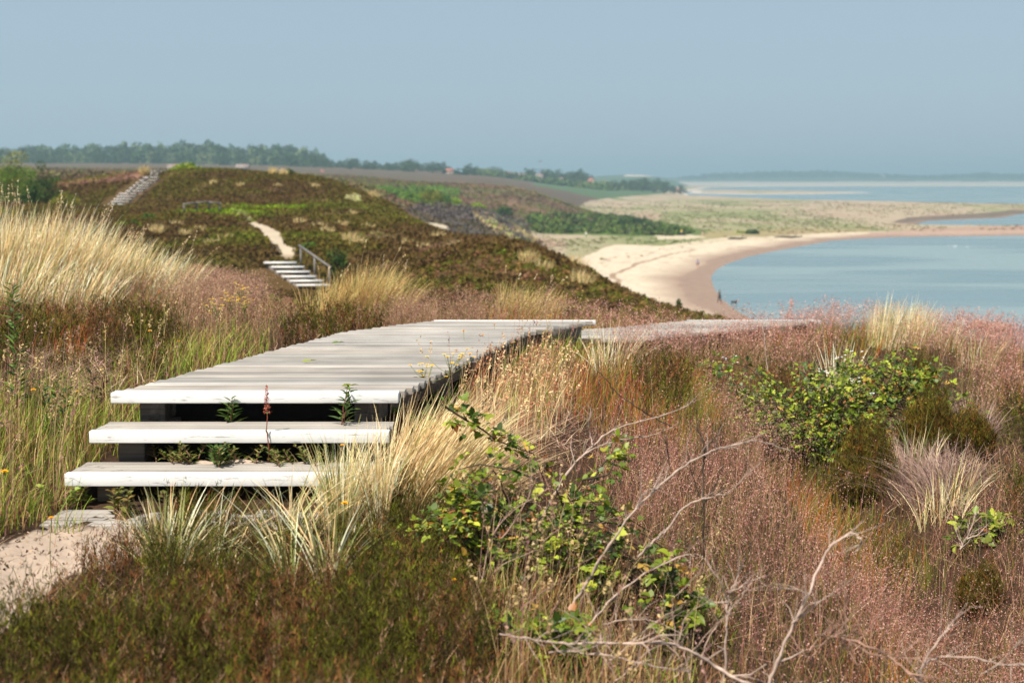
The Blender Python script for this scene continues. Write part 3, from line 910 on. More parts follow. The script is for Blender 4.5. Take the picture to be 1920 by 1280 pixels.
def specks(g, pos, size, col, flat=0.0):
    """tiny random triangles: spikelets, seeds, small leaves"""
    n = len(pos)
    d = R.normal(size=(n, 3)); d /= np.linalg.norm(d, axis=1)[:, None]
    e = R.normal(size=(n, 3)); e -= d * np.sum(d * e, 1)[:, None]; e /= np.linalg.norm(e, axis=1)[:, None]
    s = np.broadcast_to(size, n)[:, None]
    V = np.stack([pos - d * s * 0.5 - e * s * 0.28, pos - d * s * 0.5 + e * s * 0.28, pos + d * s * 0.62], 1)
    g.add(V.reshape(-1, 3), np.arange(3 * n).reshape(n, 3), np.repeat(col, 3, axis=0))

def quads(g, pos, dirv, nrm, length, width, col, fold=0.12):
    """leaf: pointed oval folded along the midrib, as eight triangles"""
    n = len(pos)
    d = dirv / np.linalg.norm(dirv, axis=1)[:, None]
    s = np.cross(d, nrm); s /= np.maximum(np.linalg.norm(s, axis=1)[:, None], 1e-6)
    u = np.cross(s, d)
    Lr = np.broadcast_to(length, n)[:, None]; W = np.broadcast_to(width, n)[:, None]
    prof = [(0, 0, 0), (0.28, -0.42, 1), (0.62, -0.36, 1), (1.0, 0, -0.4), (0.62, 0.36, 1), (0.28, 0.42, 1), (0.28, 0, 0), (0.62, 0, 0)]
    V = np.stack([pos + d * Lr * a + s * W * b + u * (W * fold * c) for a, b, c in prof], 1)
    f = np.array([(0, 6, 1), (0, 5, 6), (3, 2, 7), (3, 7, 4)]); q = np.array([(1, 6, 7, 2), (6, 5, 4, 7)])
    o = (np.arange(n) * 8)[:, None, None]
    base = g.n
    g.add(V.reshape(-1, 3), (f[None] + o).reshape(-1, 3), np.repeat(col, 8, axis=0))
    g.f[4].append((q[None] + o).reshape(-1, 4) + base)

def unit(n, up=0.0):
    d = R.normal(size=(n, 3)); d[:, 2] += up
    return d / np.linalg.norm(d, axis=1)[:, None]

# palettes
STRAW = [lin(255, 244, 210), lin(250, 230, 184), lin(240, 212, 160), lin(214, 176, 130)]
MARRAM_GREEN = [lin(156, 158, 96), lin(188, 184, 122), lin(124, 134, 76)]
HEATHER = [lin(74, 74, 28), lin(82, 54, 34), lin(112, 70, 40), lin(98, 104, 36), lin(58, 56, 26)]
HAIR_STEM = [lin(160, 106, 92), lin(176, 128, 108), lin(142, 92, 82), lin(190, 150, 124), lin(150, 124, 90)]
HAIR_SEED = [lin(210, 156, 142), lin(230, 188, 170), lin(184, 126, 114), lin(164, 106, 98)]
GREEN = [lin(138, 152, 50), lin(168, 172, 76), lin(104, 128, 40), lin(188, 180, 100), lin(120, 144, 52)]
RED = [lin(170, 84, 60), lin(150, 66, 54), lin(186, 116, 66), lin(120, 112, 44), lin(150, 130, 56)]
ORANGE = [lin(190, 108, 40), lin(170, 122, 44), lin(124, 124, 36), lin(160, 74, 40)]

def scatter(y0, y1, rho, ref=8.0, fall=1.0, a0=-0.42, a1=0.42):
    """points on the ground in the wedge ahead; rho per square metre at `ref`, thinning as y**-fall"""
    ys = np.linspace(y0, y1, 400)
    side = np.where(ys < 30, 2.6, 0.0)                              # a strip either side, for a step sideways
    den = rho * (ref / ys) ** fall * (ys * (a1 - a0) + 2 * side)
    n = int(np.trapezoid(den, ys)) if hasattr(np, 'trapezoid') else int(np.trapz(den, ys))
    cdf = np.cumsum(den); cdf /= cdf[-1]
    y = np.interp(R.random(n), cdf, ys)
    sd_ = np.where(y < 30, 2.6, 0.0)
    x = a0 * y - sd_ + R.random(n) * ((a1 - a0) * y + 2 * sd_)
    return x, y

def zone(x, y, lift, polys, jit=14):
    z = ground_z(x, y)
    px, py = project(x, y, z + lift)
    px = px + fbm(x / 0.5, y / 0.5, 77) * jit * 3 + R.normal(0, jit * 0.4, len(x))
    py = py + fbm(x / 0.5, y / 0.5, 78) * jit * 2
    m = np.zeros(len(x), bool)
    for p in polys: m |= inpoly(px, py, p)
    return np.stack([x, y, z], -1), m

Z_HEATH = [
 [(-2600,1600),(-2600,1215),(-20,1185),(50,1110),(95,1045),(262,972),(330,935),(430,900),(560,862),(650,835),(760,860),(900,945),(925,1080),(900,1300),(890,1600)],
 [(-2600,575),(140,560),(330,590),(345,640),(290,680),(150,660),(-2600,655)],
 [(525,600),(640,585),(720,600),(640,630),(560,650),(530,640)],
 [(1190,690),(1270,680),(1290,730),(1230,740)],
 [(1530,830),(1600,850),(1600,930),(1540,930)],
 [(1795,1000),(1870,990),(1870,1060),(1805,1060)],
 [(1870,720),(2600,720),(2600,850),(1880,810)],
 [(1430,690),(1540,700),(1600,790),(1500,800),(1440,760)],
 [(1200,700),(1260,690),(1290,760),(1220,780)],
 [(1880,880),(2600,860),(2600,1000),(1900,990)],
 [(1620,1000),(1690,990),(1720,1040),(1650,1050)],
]
Z_HAIR = [
 [(1090,760),(1180,700),(1350,700),(1410,790),(1490,870),(1545,970),(1660,1060),(1830,1100),(4200,1130),(4200,1700),(1420,1700),(1400,1250),(1290,1110),(1200,1000),(1150,900)],
 [(1330,596),(1500,590),(1570,572),(1700,562),(1960,585),(4200,590),(4200,700),(1860,700),(1780,640),(1560,640),(1380,640)],
 [(1105,622),(1390,606),(1540,606),(1410,760),(1150,700)],
 [(1780,650),(4200,640),(4200,760),(1840,750)],
 [(330,490),(470,515),(492,578),(620,592),(650,572),(830,556),(1000,566),(1200,592),(1320,602),(1330,630),(1120,608),(820,602),(640,600),(560,592),(500,610),(420,640),(330,570)],
 [(-2600,525),(340,520),(420,620),(350,640),(320,575),(-2600,548)],
 [(1630,850),(4200,850),(4200,1090),(1760,1070)],
 [(960,1180),(1200,1080),(1300,1300),(900,1600)],
]
Z_GREEN = [
 [(-2600,770),(150,705),(230,680),(330,630),(430,600),(520,625),(440,690),(262,745),(215,830),(170,905),(150,965),(118,1005),(60,1040),(-2600,1110)],
 [(930,690),(1040,680),(1060,740),(1000,790),(930,770)],
 [(750,700),(900,680),(880,760),(780,790),(740,760)],
 [(900,640),(1120,615),(1120,660),(960,680)],
 [(900,950),(1180,1060),(1120,1160),(900,1180)],
 [(920,1200),(1250,1200),(1330,1300),(1350,1600),(900,1600)],
 [(1230,1080),(1330,1100),(1400,1180),(1280,1180)],
 [(1560,930),(1700,1020),(1640,1050)],
]
Z_RED = [
 [(1480,900),(1560,930),(1690,1040),(1800,1090),(1700,1110),(1560,1030)],
 [(1020,695),(1200,680),(1330,760),(1300,820),(1110,790),(1050,740)],
 [(1400,700),(1560,830),(1700,1000),(1780,1080),(1660,1050),(1540,930),(1440,800)],
 [(40,590),(150,590),(160,650),(40,650)],
 [(1150,680),(1290,690),(1330,750),(1200,740)],
]
Z_SEED = [[(850,665),(1000,635),(1090,660),(1060,720),(1000,790),(890,780),(850,730)]]
Z_STRAW = [[(940,760),(1070,760),(1090,840),(1010,860),(940,820)], [(40,660),(270,660),(290,760),(60,770)], [(1630,790),(1850,780),(1830,960),(1660,960)]]

def patch(x, y):
    """bays in the hair grass where shorter green and rust grasses take over"""
    return fbm(x / 0.9, y / 1.5, 141, 3) + R.normal(0, 0.03, len(x)) > 0.115

def keep(P, m, pad=0.05):
    m = m & ~on_walk(P[:, 0], P[:, 1], pad)
    return P[m]

def path_clear(P):
    px, py = project(P[:, 0], P[:, 1], P[:, 2])
    px = px + fbm(P[:, 0] / 0.22, P[:, 1] / 0.22, 66) * 90 + R.normal(0, 9, len(P)); py = py + fbm(P[:, 0] / 0.22, P[:, 1] / 0.22, 67) * 60
    return ~((P[:, 1] < 7.6) & inpoly(px, py, [(-500,1280),(-500,1060),(-60,1045),(40,1010),(118,990),(270,990),(300,1010),(240,1045),(125,1085),(60,1140),(0,1195),(-100,1250)]))

def grow_undergrowth():
    g = Geo()
    x, y = scatter(2.6, 27, 420, 7, 1.25)
    P = np.stack([x, y, ground_z(x, y)], -1)
    ok = path_clear(P) | (R.random(len(P)) < 0.03)
    P = keep(P, ok, 0.02)
    n = len(P)
    nz = fbm(P[:, 0] / 0.7, P[:, 1] / 0.7, 8) + R.normal(0, 0.08, n)
    a = mixcol([lin(126, 84, 62), lin(144, 104, 78), lin(100, 66, 48), lin(170, 138, 102)], n)
    b = mixcol([lin(92, 96, 34), lin(76, 72, 30), lin(118, 108, 46)], n)
    c1 = np.where((nz > 0.06)[:, None], b, a)
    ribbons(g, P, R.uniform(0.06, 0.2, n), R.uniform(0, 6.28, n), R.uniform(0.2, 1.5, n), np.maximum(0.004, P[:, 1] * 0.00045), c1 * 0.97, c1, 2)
    x, y = scatter(2.6, 20, 120, 7, 1.3)                           # flat litter, twigs and dead blades
    P = np.stack([x, y, ground_z(x, y) + 0.02], -1)
    P = keep(P, path_clear(P) | (R.random(len(P)) < 0.4), 0.0)
    n = len(P)
    c1 = mixcol([lin(196, 166, 134), lin(150, 118, 96), lin(100, 74, 58)], n)
    ribbons(g, P, R.uniform(0.02, 0.07, n), R.uniform(0, 6.28, n), R.uniform(2, 6, n), np.maximum(0.004, P[:, 1] * 0.0004), c1, c1, 2, 0.05, 1.0)
    tag(g.build('undergrowth', M_GRASS), kind='stuff')

def sprigs(g, P, h, az, lean, stem, c1, twigs=24, tl=0.021, tw=0.0036):
    """heather shoots: a wiry stem set with short upright leafy twigs"""
    n = len(P)
    Q = ribbons(g, P, h, az, lean, np.maximum(0.003, P[:, 1] * 0.0004), stem, c1, 3, 0.12)
    t = R.uniform(0.3, 1.0, (n, twigs)); j = np.minimum((t * 3).astype(int), 2); ft = t * 3 - j
    ii = np.arange(n)[:, None]
    pos = (Q[ii, j] * (1 - ft)[..., None] + Q[ii, j + 1] * ft[..., None] + R.normal(0, 0.006, (n, twigs, 3))).reshape(-1, 3)
    m = n * twigs
    wd = np.repeat(np.maximum(tw, P[:, 1] * 0.00055), twigs) * R.uniform(0.8, 1.4, m)
    cc = (np.repeat(c1[:, None], twigs, 1) * R.uniform(0.65, 1.4, (n, twigs, 1))).reshape(-1, 3)
    ribbons(g, pos, tl * R.uniform(0.6, 1.4, m), R.uniform(0, 6.28, m), R.uniform(0.1, 1.1, m), wd, cc * 0.85, cc, 1)  # twig bases darker: shade low in the heather painted into the colour

def grow_heather():
    g = Geo()
    x, y = scatter(2.6, 24, 1500, 5, 1.5)
    P, m = zone(x, y, 0.16, Z_HEATH)
    P = P[m & path_clear(P)]
    P = keep(P, np.ones(len(P), bool), 0.03)
    hump = fbm(P[:, 0] / 0.45, P[:, 1] / 0.45, 21)
    P = P[R.random(len(P)) < 0.65 + hump * 2.2]
    n = len(P)
    hump = fbm(P[:, 0] / 0.45, P[:, 1] / 0.45, 21)
    tone = fbm(P[:, 0] / 0.26, P[:, 1] / 0.3, 22) + R.normal(0, 0.14, n)
    h = np.maximum(0.06, 0.20 + hump * 0.46) * R.uniform(0.75, 1.25, n)
    grn = mixcol([lin(74, 74, 24), lin(56, 56, 20), lin(98, 98, 30), lin(68, 58, 26)], n)
    brn = mixcol([lin(100, 64, 38), lin(124, 84, 52), lin(80, 54, 34), lin(138, 108, 84)], n)
    c1 = np.where((tone > 0.10)[:, None], brn, grn)
    stem = mixcol([lin(84, 60, 44), lin(70, 50, 36)], n)
    sprigs(g, P, h, R.uniform(0, 6.28, n), R.uniform(0.05, 0.6, n), stem, c1)
    tag(g.build('heather', M_HEATH), kind='stuff')

def grow_hair_grass():
    g = Geo()
    x, y = scatter(2.6, 30, 640, 7, 1.25)
    P, m = zone(x, y, 0.28, Z_HAIR, 18)
    other = np.zeros(len(x), bool)
    for zz in (Z_HEATH, Z_RED, Z_GREEN, Z_SEED, Z_STRAW): other |= zone(x, y, 0.15, zz, 14)[1]
    m &= ~(other & (R.random(len(x)) < 0.85))
    pxx, pyy = project(x, y, P[:, 2])
    m &= ~(patch(x, y) & (R.random(len(x)) < 0.8) & (x > -0.3))
    thin = inpoly(pxx, pyy, [(900,1180),(1260,1140),(1430,1330),(1450,1700),(850,1700)]) | inpoly(pxx, pyy, [(1630,880),(2300,880),(2300,1130),(1760,1130)])
    m &= ~(thin & (R.random(len(x)) < 0.6))
    m &= ~((P[:, 0] < -0.24 * P[:, 1]) & (P[:, 1] > 11) & (R.random(len(P)) < 0.6))
    P = keep(P, m, 0.04)
    P = P[R.random(len(P)) < 0.68 + fbm(P[:, 0] / 0.6, P[:, 1] / 0.6, 33) * 2.8]
    n = len(P)
    tone = fbm(P[:, 0] / 1.2, P[:, 1] / 1.2, 34)
    h = R.uniform(0.22, 0.47, n) * (1 + 0.5 * fbm(P[:, 0], P[:, 1], 35))
    az = R.normal(0.1, 1.3, n); lean = np.abs(R.normal(0.4, 0.4, n))
    h = h * np.clip(0.62 + P[:, 1] * 0.045, 0.75, 1.0)
    tn2 = fbm(P[:, 0] / 0.5, P[:, 1] / 0.5, 37)
    c = mixcol(HAIR_STEM, n) * (1 + 0.9 * tone + 0.5 * tn2)[:, None]
    ol = (tn2 + tone * 0.7 > np.where(P[:, 1] > 9.5, -0.01, 0.16))
    c[ol] = mixcol([lin(150, 124, 84), lin(124, 108, 66)], ol.sum())
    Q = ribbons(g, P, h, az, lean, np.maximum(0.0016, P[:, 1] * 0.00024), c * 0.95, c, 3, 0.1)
    K = 20
    top = Q[:, -1]; dirv = Q[:, -1] - Q[:, -2]; dirv /= np.linalg.norm(dirv, axis=1)[:, None]
    s = R.uniform(0, 1, (n, K))
    pos = top[:, None] - dirv[:, None] * (s * 0.17)[..., None] + R.normal(0, 1, (n, K, 3)) * (0.010 + 0.026 * s)[..., None]
    sz = np.maximum(0.0052, P[:, 1] * 0.0007)[:, None] * R.uniform(0.7, 1.5, (n, K))
    cc = mixcol(HAIR_SEED, n * K)
    tan = np.repeat((P[:, 1] > 9.5) & (P[:, 0] < 0.3), K)
    cc[tan] = mixcol([lin(170, 132, 108), lin(146, 108, 90), lin(192, 156, 130)], tan.sum())
    cc = cc * (1 + 0.35 * np.repeat(tone, K)[:, None])
    specks(g, pos.reshape(-1, 3), sz.ravel(), cc)
    # basal leaves, short and reddish green
    x, y = scatter(2.6, 26, 260, 7, 1.2)
    P, m = zone(x, y, 0.12, Z_HAIR, 18)
    P = keep(P, m, 0.04); n = len(P)
    c = mixcol([lin(128, 110, 56), lin(150, 96, 70), lin(110, 104, 50), lin(176, 140, 104)], n)
    ribbons(g, P, R.uniform(0.1, 0.26, n), R.uniform(0, 6.28, n), R.uniform(0.1, 0.8, n), np.maximum(0.003, P[:, 1] * 0.0004), c * 0.97, c, 2)
    tag(g.build('hair_grass', M_DRY), kind='stuff')

def grow_green_grass():
    g = Geo()
    x, y = scatter(4.2, 17, 1250, 7, 1.3)
    P, m = zone(x, y, 0.1, Z_GREEN, 14)
    P = keep(P, m & path_clear(P), 0.015)
    P = P[R.random(len(P)) < 0.7 + fbm(P[:, 0] / 0.4, P[:, 1] / 0.4, 43) * 1.4]
    ex = R.uniform(-3.3, -1.98, 2600); ey = R.uniform(6.1, 8.4, 2600)   # the turf close up against the steps
    E_ = np.stack([ex, ey, ground_z(ex, ey)], -1)
    E_ = E_[~on_walk(ex, ey, 0.0) & path_clear(E_)]
    P = np.concatenate([P, E_])
    n = len(P)
    big = 1 + 0.7 * fbm(P[:, 0] / 0.5, P[:, 1] / 0.5, 44)
    edge = ((P[:, 0] < -0.5) & (P[:, 1] < 9)) * 1.0
    h = R.uniform(0.08, 0.27, n) * big
    c = mixcol(GREEN, n, [4, 3, 4, 2, 3], 0.16) * (1 + 0.5 * fbm(P[:, 0] / 0.6, P[:, 1] / 0.6, 45)[:, None])
    fx, fy = project(P[:, 0], P[:, 1], P[:, 2])
    dry = R.random(n) < np.where((fx > 880) & (fy > 1000), 0.72, 0.34)
    c[dry] = mixcol([lin(176, 138, 96), lin(156, 104, 74), lin(196, 168, 120), lin(132, 96, 64)], dry.sum())
    ribbons(g, P, h, R.normal(0.2, 1.4, n), R.uniform(0.1, 0.8, n), np.maximum(0.0045, P[:, 1] * 0.0005), c * 0.85, c, 3, 0.2)  # darker blade roots: shade toward the ground painted in
    # tall flowering stalks with seed heads
    sel = R.random(n) < 0.05
    S_ = P[sel]; k = len(S_)
    cs = mixcol([lin(196, 170, 120), lin(176, 150, 110), lin(160, 120, 110)], k)
    Q = ribbons(g, S_, R.uniform(0.35, 0.6, k), R.normal(0.2, 1.2, k), R.uniform(0.05, 0.3, k), 0.0035, cs * 0.9, cs, 3, 0.1)  # stalk roots a little darker, ground shade put into the colour
    K = 12
    t = R.uniform(0, 1, (k, K)); top = Q[:, -1]; dv = Q[:, -1] - Q[:, -2]
    pos = top[:, None] - dv[:, None] * (t * 0.5)[..., None] + R.normal(0, 0.005, (k, K, 3))
    specks(g, pos.reshape(-1, 3), 0.014, np.repeat(cs, K, 0) * R.uniform(0.85, 1.2, (k * K, 1)))
    tag(g.build('green_grass', M_GRASS), kind='stuff')

def grow_red_grass():
    g = Geo()
    x, y = scatter(4, 20, 900, 7, 1.25)
    P, m = zone(x, y, 0.12, Z_RED, 18)
    m |= zone(x, y, 0.2, Z_HAIR, 18)[1] & patch(x, y) & (x > -0.3) & (R.random(len(x)) < 0.6)
    P = keep(P, m, 0.04); n = len(P)
    tone = fbm(P[:, 0] / 0.6, P[:, 1] / 0.6, 63)
    c = mixcol(RED, n)
    right = P[:, 0] > P[:, 1] * 0.17
    c[right] = mixcol(ORANGE, right.sum())
    gr = tone + R.normal(0, 0.1, n) > 0.03
    c[gr] = mixcol([lin(124, 124, 46), lin(104, 108, 40)], gr.sum())
    ribbons(g, P, R.uniform(0.14, 0.32, n), R.normal(0.3, 1.1, n), R.uniform(0.05, 0.55, n), np.maximum(0.003, P[:, 1] * 0.0004), c * 0.97, c, 3)
    tag(g.build('red_grass', M_GRASS), kind='stuff')

def grow_seed_grass():
    g = Geo()
    x, y = scatter(6.5, 15, 420, 8, 1.1)
    P, m = zone(x, y, 0.28, Z_SEED, 16)
    P = keep(P, m, 0.03); n = len(P)
    c = mixcol([lin(232, 206, 158), lin(214, 180, 134), lin(198, 150, 112), lin(180, 120, 90)], n)
    Q = ribbons(g, P, R.uniform(0.22, 0.42, n), R.normal(0.2, 1.0, n), R.uniform(0.05, 0.5, n), 0.0042, c * 0.85, c, 3)  # root ends darkened, painted shade at the foot of the stems
    sel = R.random(n) < 0.5
    Q = Q[sel]; c = c[sel]; k = len(Q); K = 9
    t = R.uniform(0, 1, (k, K)); dv = Q[:, -1] - Q[:, -2]
    pos = Q[:, -1][:, None] - dv[:, None] * (t * 0.55)[..., None] + R.normal(0, 0.004, (k, K, 3))
    specks(g, pos.reshape(-1, 3), 0.015, np.repeat(c, K, 0) * R.uniform(0.9, 1.25, (k * K, 1)))
    tag(g.build('seed_grass', M_DRY), kind='stuff')

def grow_straw():
    g = Geo()
    x, y = scatter(5, 16, 700, 7, 1.2)
    P, m = zone(x, y, 0.05, Z_STRAW, 16)
    P = keep(P, m, 0.03); n = len(P)
    P[:, 2] += R.uniform(0, 0.08, n)
    c = mixcol([lin(196, 164, 140), lin(176, 140, 122), lin(150, 112, 98), lin(214, 190, 160)], n)
    ribbons(g, P, R.uniform(0.03, 0.12, n), R.uniform(0, 6.28, n), R.uniform(1, 4, n), 0.0045, c, c, 3, 0.1, 1.2)
    tag(g.build('dead_straw', M_DRY), kind='stuff')

grow_undergrowth(); grow_heather(); grow_hair_grass(); grow_green_grass(); grow_red_grass(); grow_seed_grass(); grow_straw()

# ------------------------------------------------------------------ marram tussocks: each one a thing
def tussock(px, py, n, h, rad, spread, label, wind=0.25, green=0.25, width=0.006, group=None, pal=None, seeds=0, name='marram_tussock', S=5, y=None, curve=1.45, droop=0.2):
    p = on(px, py) if y is None else at(px, py, y)
    if y is not None: p.z = gz(p.x, p.y)
    g = Geo()
    a = R.uniform(0, 6.28, n); r = rad * np.sqrt(R.random(n))
    rx = r * np.cos(a); ry = r * np.sin(a)
    root = np.stack([p.x + rx, p.y + ry, np.full(n, p.z)], -1)
    root[:, 2] = ground_z(root[:, 0], root[:, 1]) - 0.01
    az = np.arctan2(ry + R.normal(0, rad * 0.5, n), rx + R.normal(0, rad * 0.5, n))
    lean = np.abs(R.normal(spread, spread * 0.5, n)) * (0.35 + r / rad)
    vx = np.cos(az) * lean + wind + R.normal(0, 0.08, n); vy = np.sin(az) * lean + R.normal(0, 0.05, n)
    az2 = np.arctan2(vy, vx); ln = np.sqrt(vx * vx + vy * vy)
    hh = h * R.uniform(0.55, 1.08, n) * (1 - 0.25 * r / rad)
    c = mixcol(pal or STRAW, n, None, 0.1)
    gr = R.random(n) < green
    c[gr] = mixcol(MARRAM_GREEN, gr.sum())
    w = np.maximum(width, p.y * 0.00042) * R.uniform(0.7, 1.3, n)
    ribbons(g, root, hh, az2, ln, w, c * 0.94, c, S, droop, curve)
    if seeds:
        i = R.choice(n, seeds)
        cs = mixcol([lin(246, 222, 180), lin(232, 200, 160)], seeds)
        Q = ribbons(g, root[i], h * R.uniform(1.0, 1.22, seeds), az2[i], ln[i] * 0.6, w[i] * 0.6, cs, cs, 4, 0.2)
        K = 14; t = R.uniform(0, 1, (seeds, K)); dv = Q[:, -1] - Q[:, -2]
        pos = Q[:, -1][:, None] - dv[:, None] * (t * 0.6)[..., None] + R.normal(0, 0.006, (seeds, K, 3)) * 0.8
        specks(g, pos.reshape(-1, 3), 0.016, np.repeat(cs, K, 0))
    o = g.build(name, M_DRY, origin=p)
    return tag(o, label, 'grass tussock', group)

GL = 'pale marram along the crest at left'
for i, (px, py, n, h, lab) in enumerate([
    (-90, 550, 620, 1.0, None), (-30, 548, 700, 1.02, None),
    (25, 550, 900, 1.02, 'tall pale marram tussock on the crest at the left edge of the view'),
    (75, 548, 900, 1.0, 'tall pale marram tussock with upright seed heads, second from the left edge'),
    (125, 550, 900, 0.98, 'dense golden marram tussock in the middle of the left crest'),
    (172, 553, 800, 0.88, 'leaning golden marram tussock right of the densest part of the left crest'),
    (215, 557, 700, 0.78, 'shorter straw coloured marram tussock on the left crest where it starts to fall'),
    (258, 562, 560, 0.70, 'loose marram tussock on the falling right part of the left crest'),
    (305, 562, 480, 0.74, 'greenish marram tussock with long blades leaning right, end of the left crest'),
    (40, 572, 520, 0.66, 'low marram tussock rooted in front of the tall ones at the left edge'),
    (150, 576, 460, 0.58, 'low straw tussock below the dense golden marram on the left mound')]):
    tussock(px, py, int(n * 0.62), h, 0.34, 0.24, lab or 'pale marram tussock on the crest just outside the left edge', 0.10 + 0.03 * i, 0.16 if i < 8 else 0.3, 0.010, GL, seeds=5, curve=1.3, droop=0.10)
GM = 'marram tussocks behind the boardwalk'
for (px, py, n, h, sp, lab) in [
    (604, 592, 150, 0.56, 0.4, 'thin straw tussock in front of the lower treads of the pale stairs'),
    (640, 590, 420, 0.62, 0.30, 'left one of the spreading marram tussocks behind the far end of the boardwalk'),
    (690, 592, 620, 0.80, 0.28, 'large fanned marram tussock right of the pale stairs'),
    (740, 586, 300, 0.66, 0.34, 'thin marram tussock at the right side of the large fanned one'),
    (960, 598, 260, 0.60, 0.30, 'arching straw tussock just behind the boardwalk end'),
    (1010, 600, 260, 0.55, 0.36, 'straw tussock bowed right, behind the right corner of the boardwalk end')]:
    tussock(px, py, n, h, 0.24, sp, lab, 0.28, 0.15, 0.006, GM, seeds=3, pal=[lin(226, 200, 140), lin(206, 176, 112), lin(186, 150, 100)])
GR = 'marram on the right hand crest'
for (px, py, n, h, sp, wd, lab) in [
    (1530, 800, 60, 0.55, 0.45, 0.1, 'straw coloured tussock low in front of the upper brambles'),
    (1580, 740, 130, 0.62, 0.40, 0.15, 'sparse greenish marram tussock growing through the upper bramble'),
    (1660, 652, 340, 0.62, 0.16, 0.12, 'upright pale marram tussock on the right crest against the water'),
    (1712, 650, 360, 0.60, 0.16, 0.12, 'broad pale marram tussock on the right crest, left of the white stones'),
    (1765, 655, 130, 0.5, 0.2, 0.10, 'small pale marram tussock at the right end of the right crest'),
    (1835, 690, 80, 0.5, 0.3, 0.15, 'thin marram tussock in pink grass near the right edge'),
    (1145, 700, 120, 0.46, 0.35, 0.10, 'pale green marram tussock in red grass right of the boardwalk'),
    (1718, 880, 70, 0.42, 0.32, 0.05, 'sparse green tussock over grey dead grass on the right slope'),
    (1775, 965, 90, 0.42, 0.45, 0.10, 'straw tussock with a few green blades low on the right slope')]:
    tussock(px, py, n, h, 0.18, sp, lab, wd, 0.3, 0.006, GR)
GD = 'grey dead tussocks on the right slope'
for (px, py, n, h, lab) in [(1700, 900, 420, 0.34, 'grey dead grass tussock collapsed on the right slope, left of the pair'),
                            (1770, 925, 420, 0.42, 'combed over grey dead tussock on the right slope, larger of the pair'),
                            (1815, 810, 360, 0.40, 'pinkish grey dead tussock high on the right slope near the edge')]:
    tussock(px, py, n, h, 0.22, 0.75, lab, -0.25, 0.0, 0.005, GD, pal=[lin(170, 140, 128), lin(150, 122, 112), lin(190, 164, 146)], name='dead_grass_tussock')
GF = 'marram tussocks in the foreground heather'
for (px, py, n, h, rad, sp, wd, gr, lab) in [
    (318, 1085, 150, 0.46, 0.07, 0.5, 0.12, 0.45, 'spiky green and straw tussock in dark heather beside the sand path'),
    (535, 1100, 46, 0.50, 0.04, 0.4, -0.35, 0.7, 'thin green tussock leaning left in the middle of the front heather'),
    (612, 1095, 40, 0.56, 0.06, 0.5, -0.1, 0.3, 'few arching straw blades in the front heather right of the thin green tussock'),
    (638, 995, 80, 0.56, 0.07, 0.22, 0.02, 0.55, 'upright green stemmed tussock below the lowest white step'),
    (706, 990, 150, 0.54, 0.06, 0.20, -0.03, 0.12, 'tight bundle of thick pale stems standing below the steps'),
    (560, 1005, 60, 0.46, 0.10, 0.6, 0.5, 0.3, 'loose straw blades leaning right in front of the lowest step'),
    (400, 1060, 46, 0.46, 0.10, 0.7, 0.35, 0.25, 'loose arching straw right of the spiky tussock beside the path')]:
    tussock(px, py, n, h, rad, sp, lab, wd, gr, 0.0075, GF, S=6)
tussock(785, 945, 1000, 0.66, 0.20, 0.24, 'big straw tussock combed over to the right beside the steps', 0.52, 0.05, 0.007,
        pal=[lin(250, 230, 184), lin(236, 208, 158), lin(214, 180, 134)], S=6, curve=1.35)
tussock(655, 985, 340, 0.50, 0.14, 0.3, 'straw tussock hiding the right end of the lowest step', 0.25, 0.2, 0.006, S=6, curve=1.5)
tussock(868, 930, 420, 0.48, 0.16, 0.3, 'lower part of pale flattened straw right of the big combed tussock', 0.8, 0.03, 0.005,
        pal=[lin(232, 206, 160), lin(206, 176, 138), lin(190, 152, 124)], S=6, curve=1.2, name='straw_tussock')

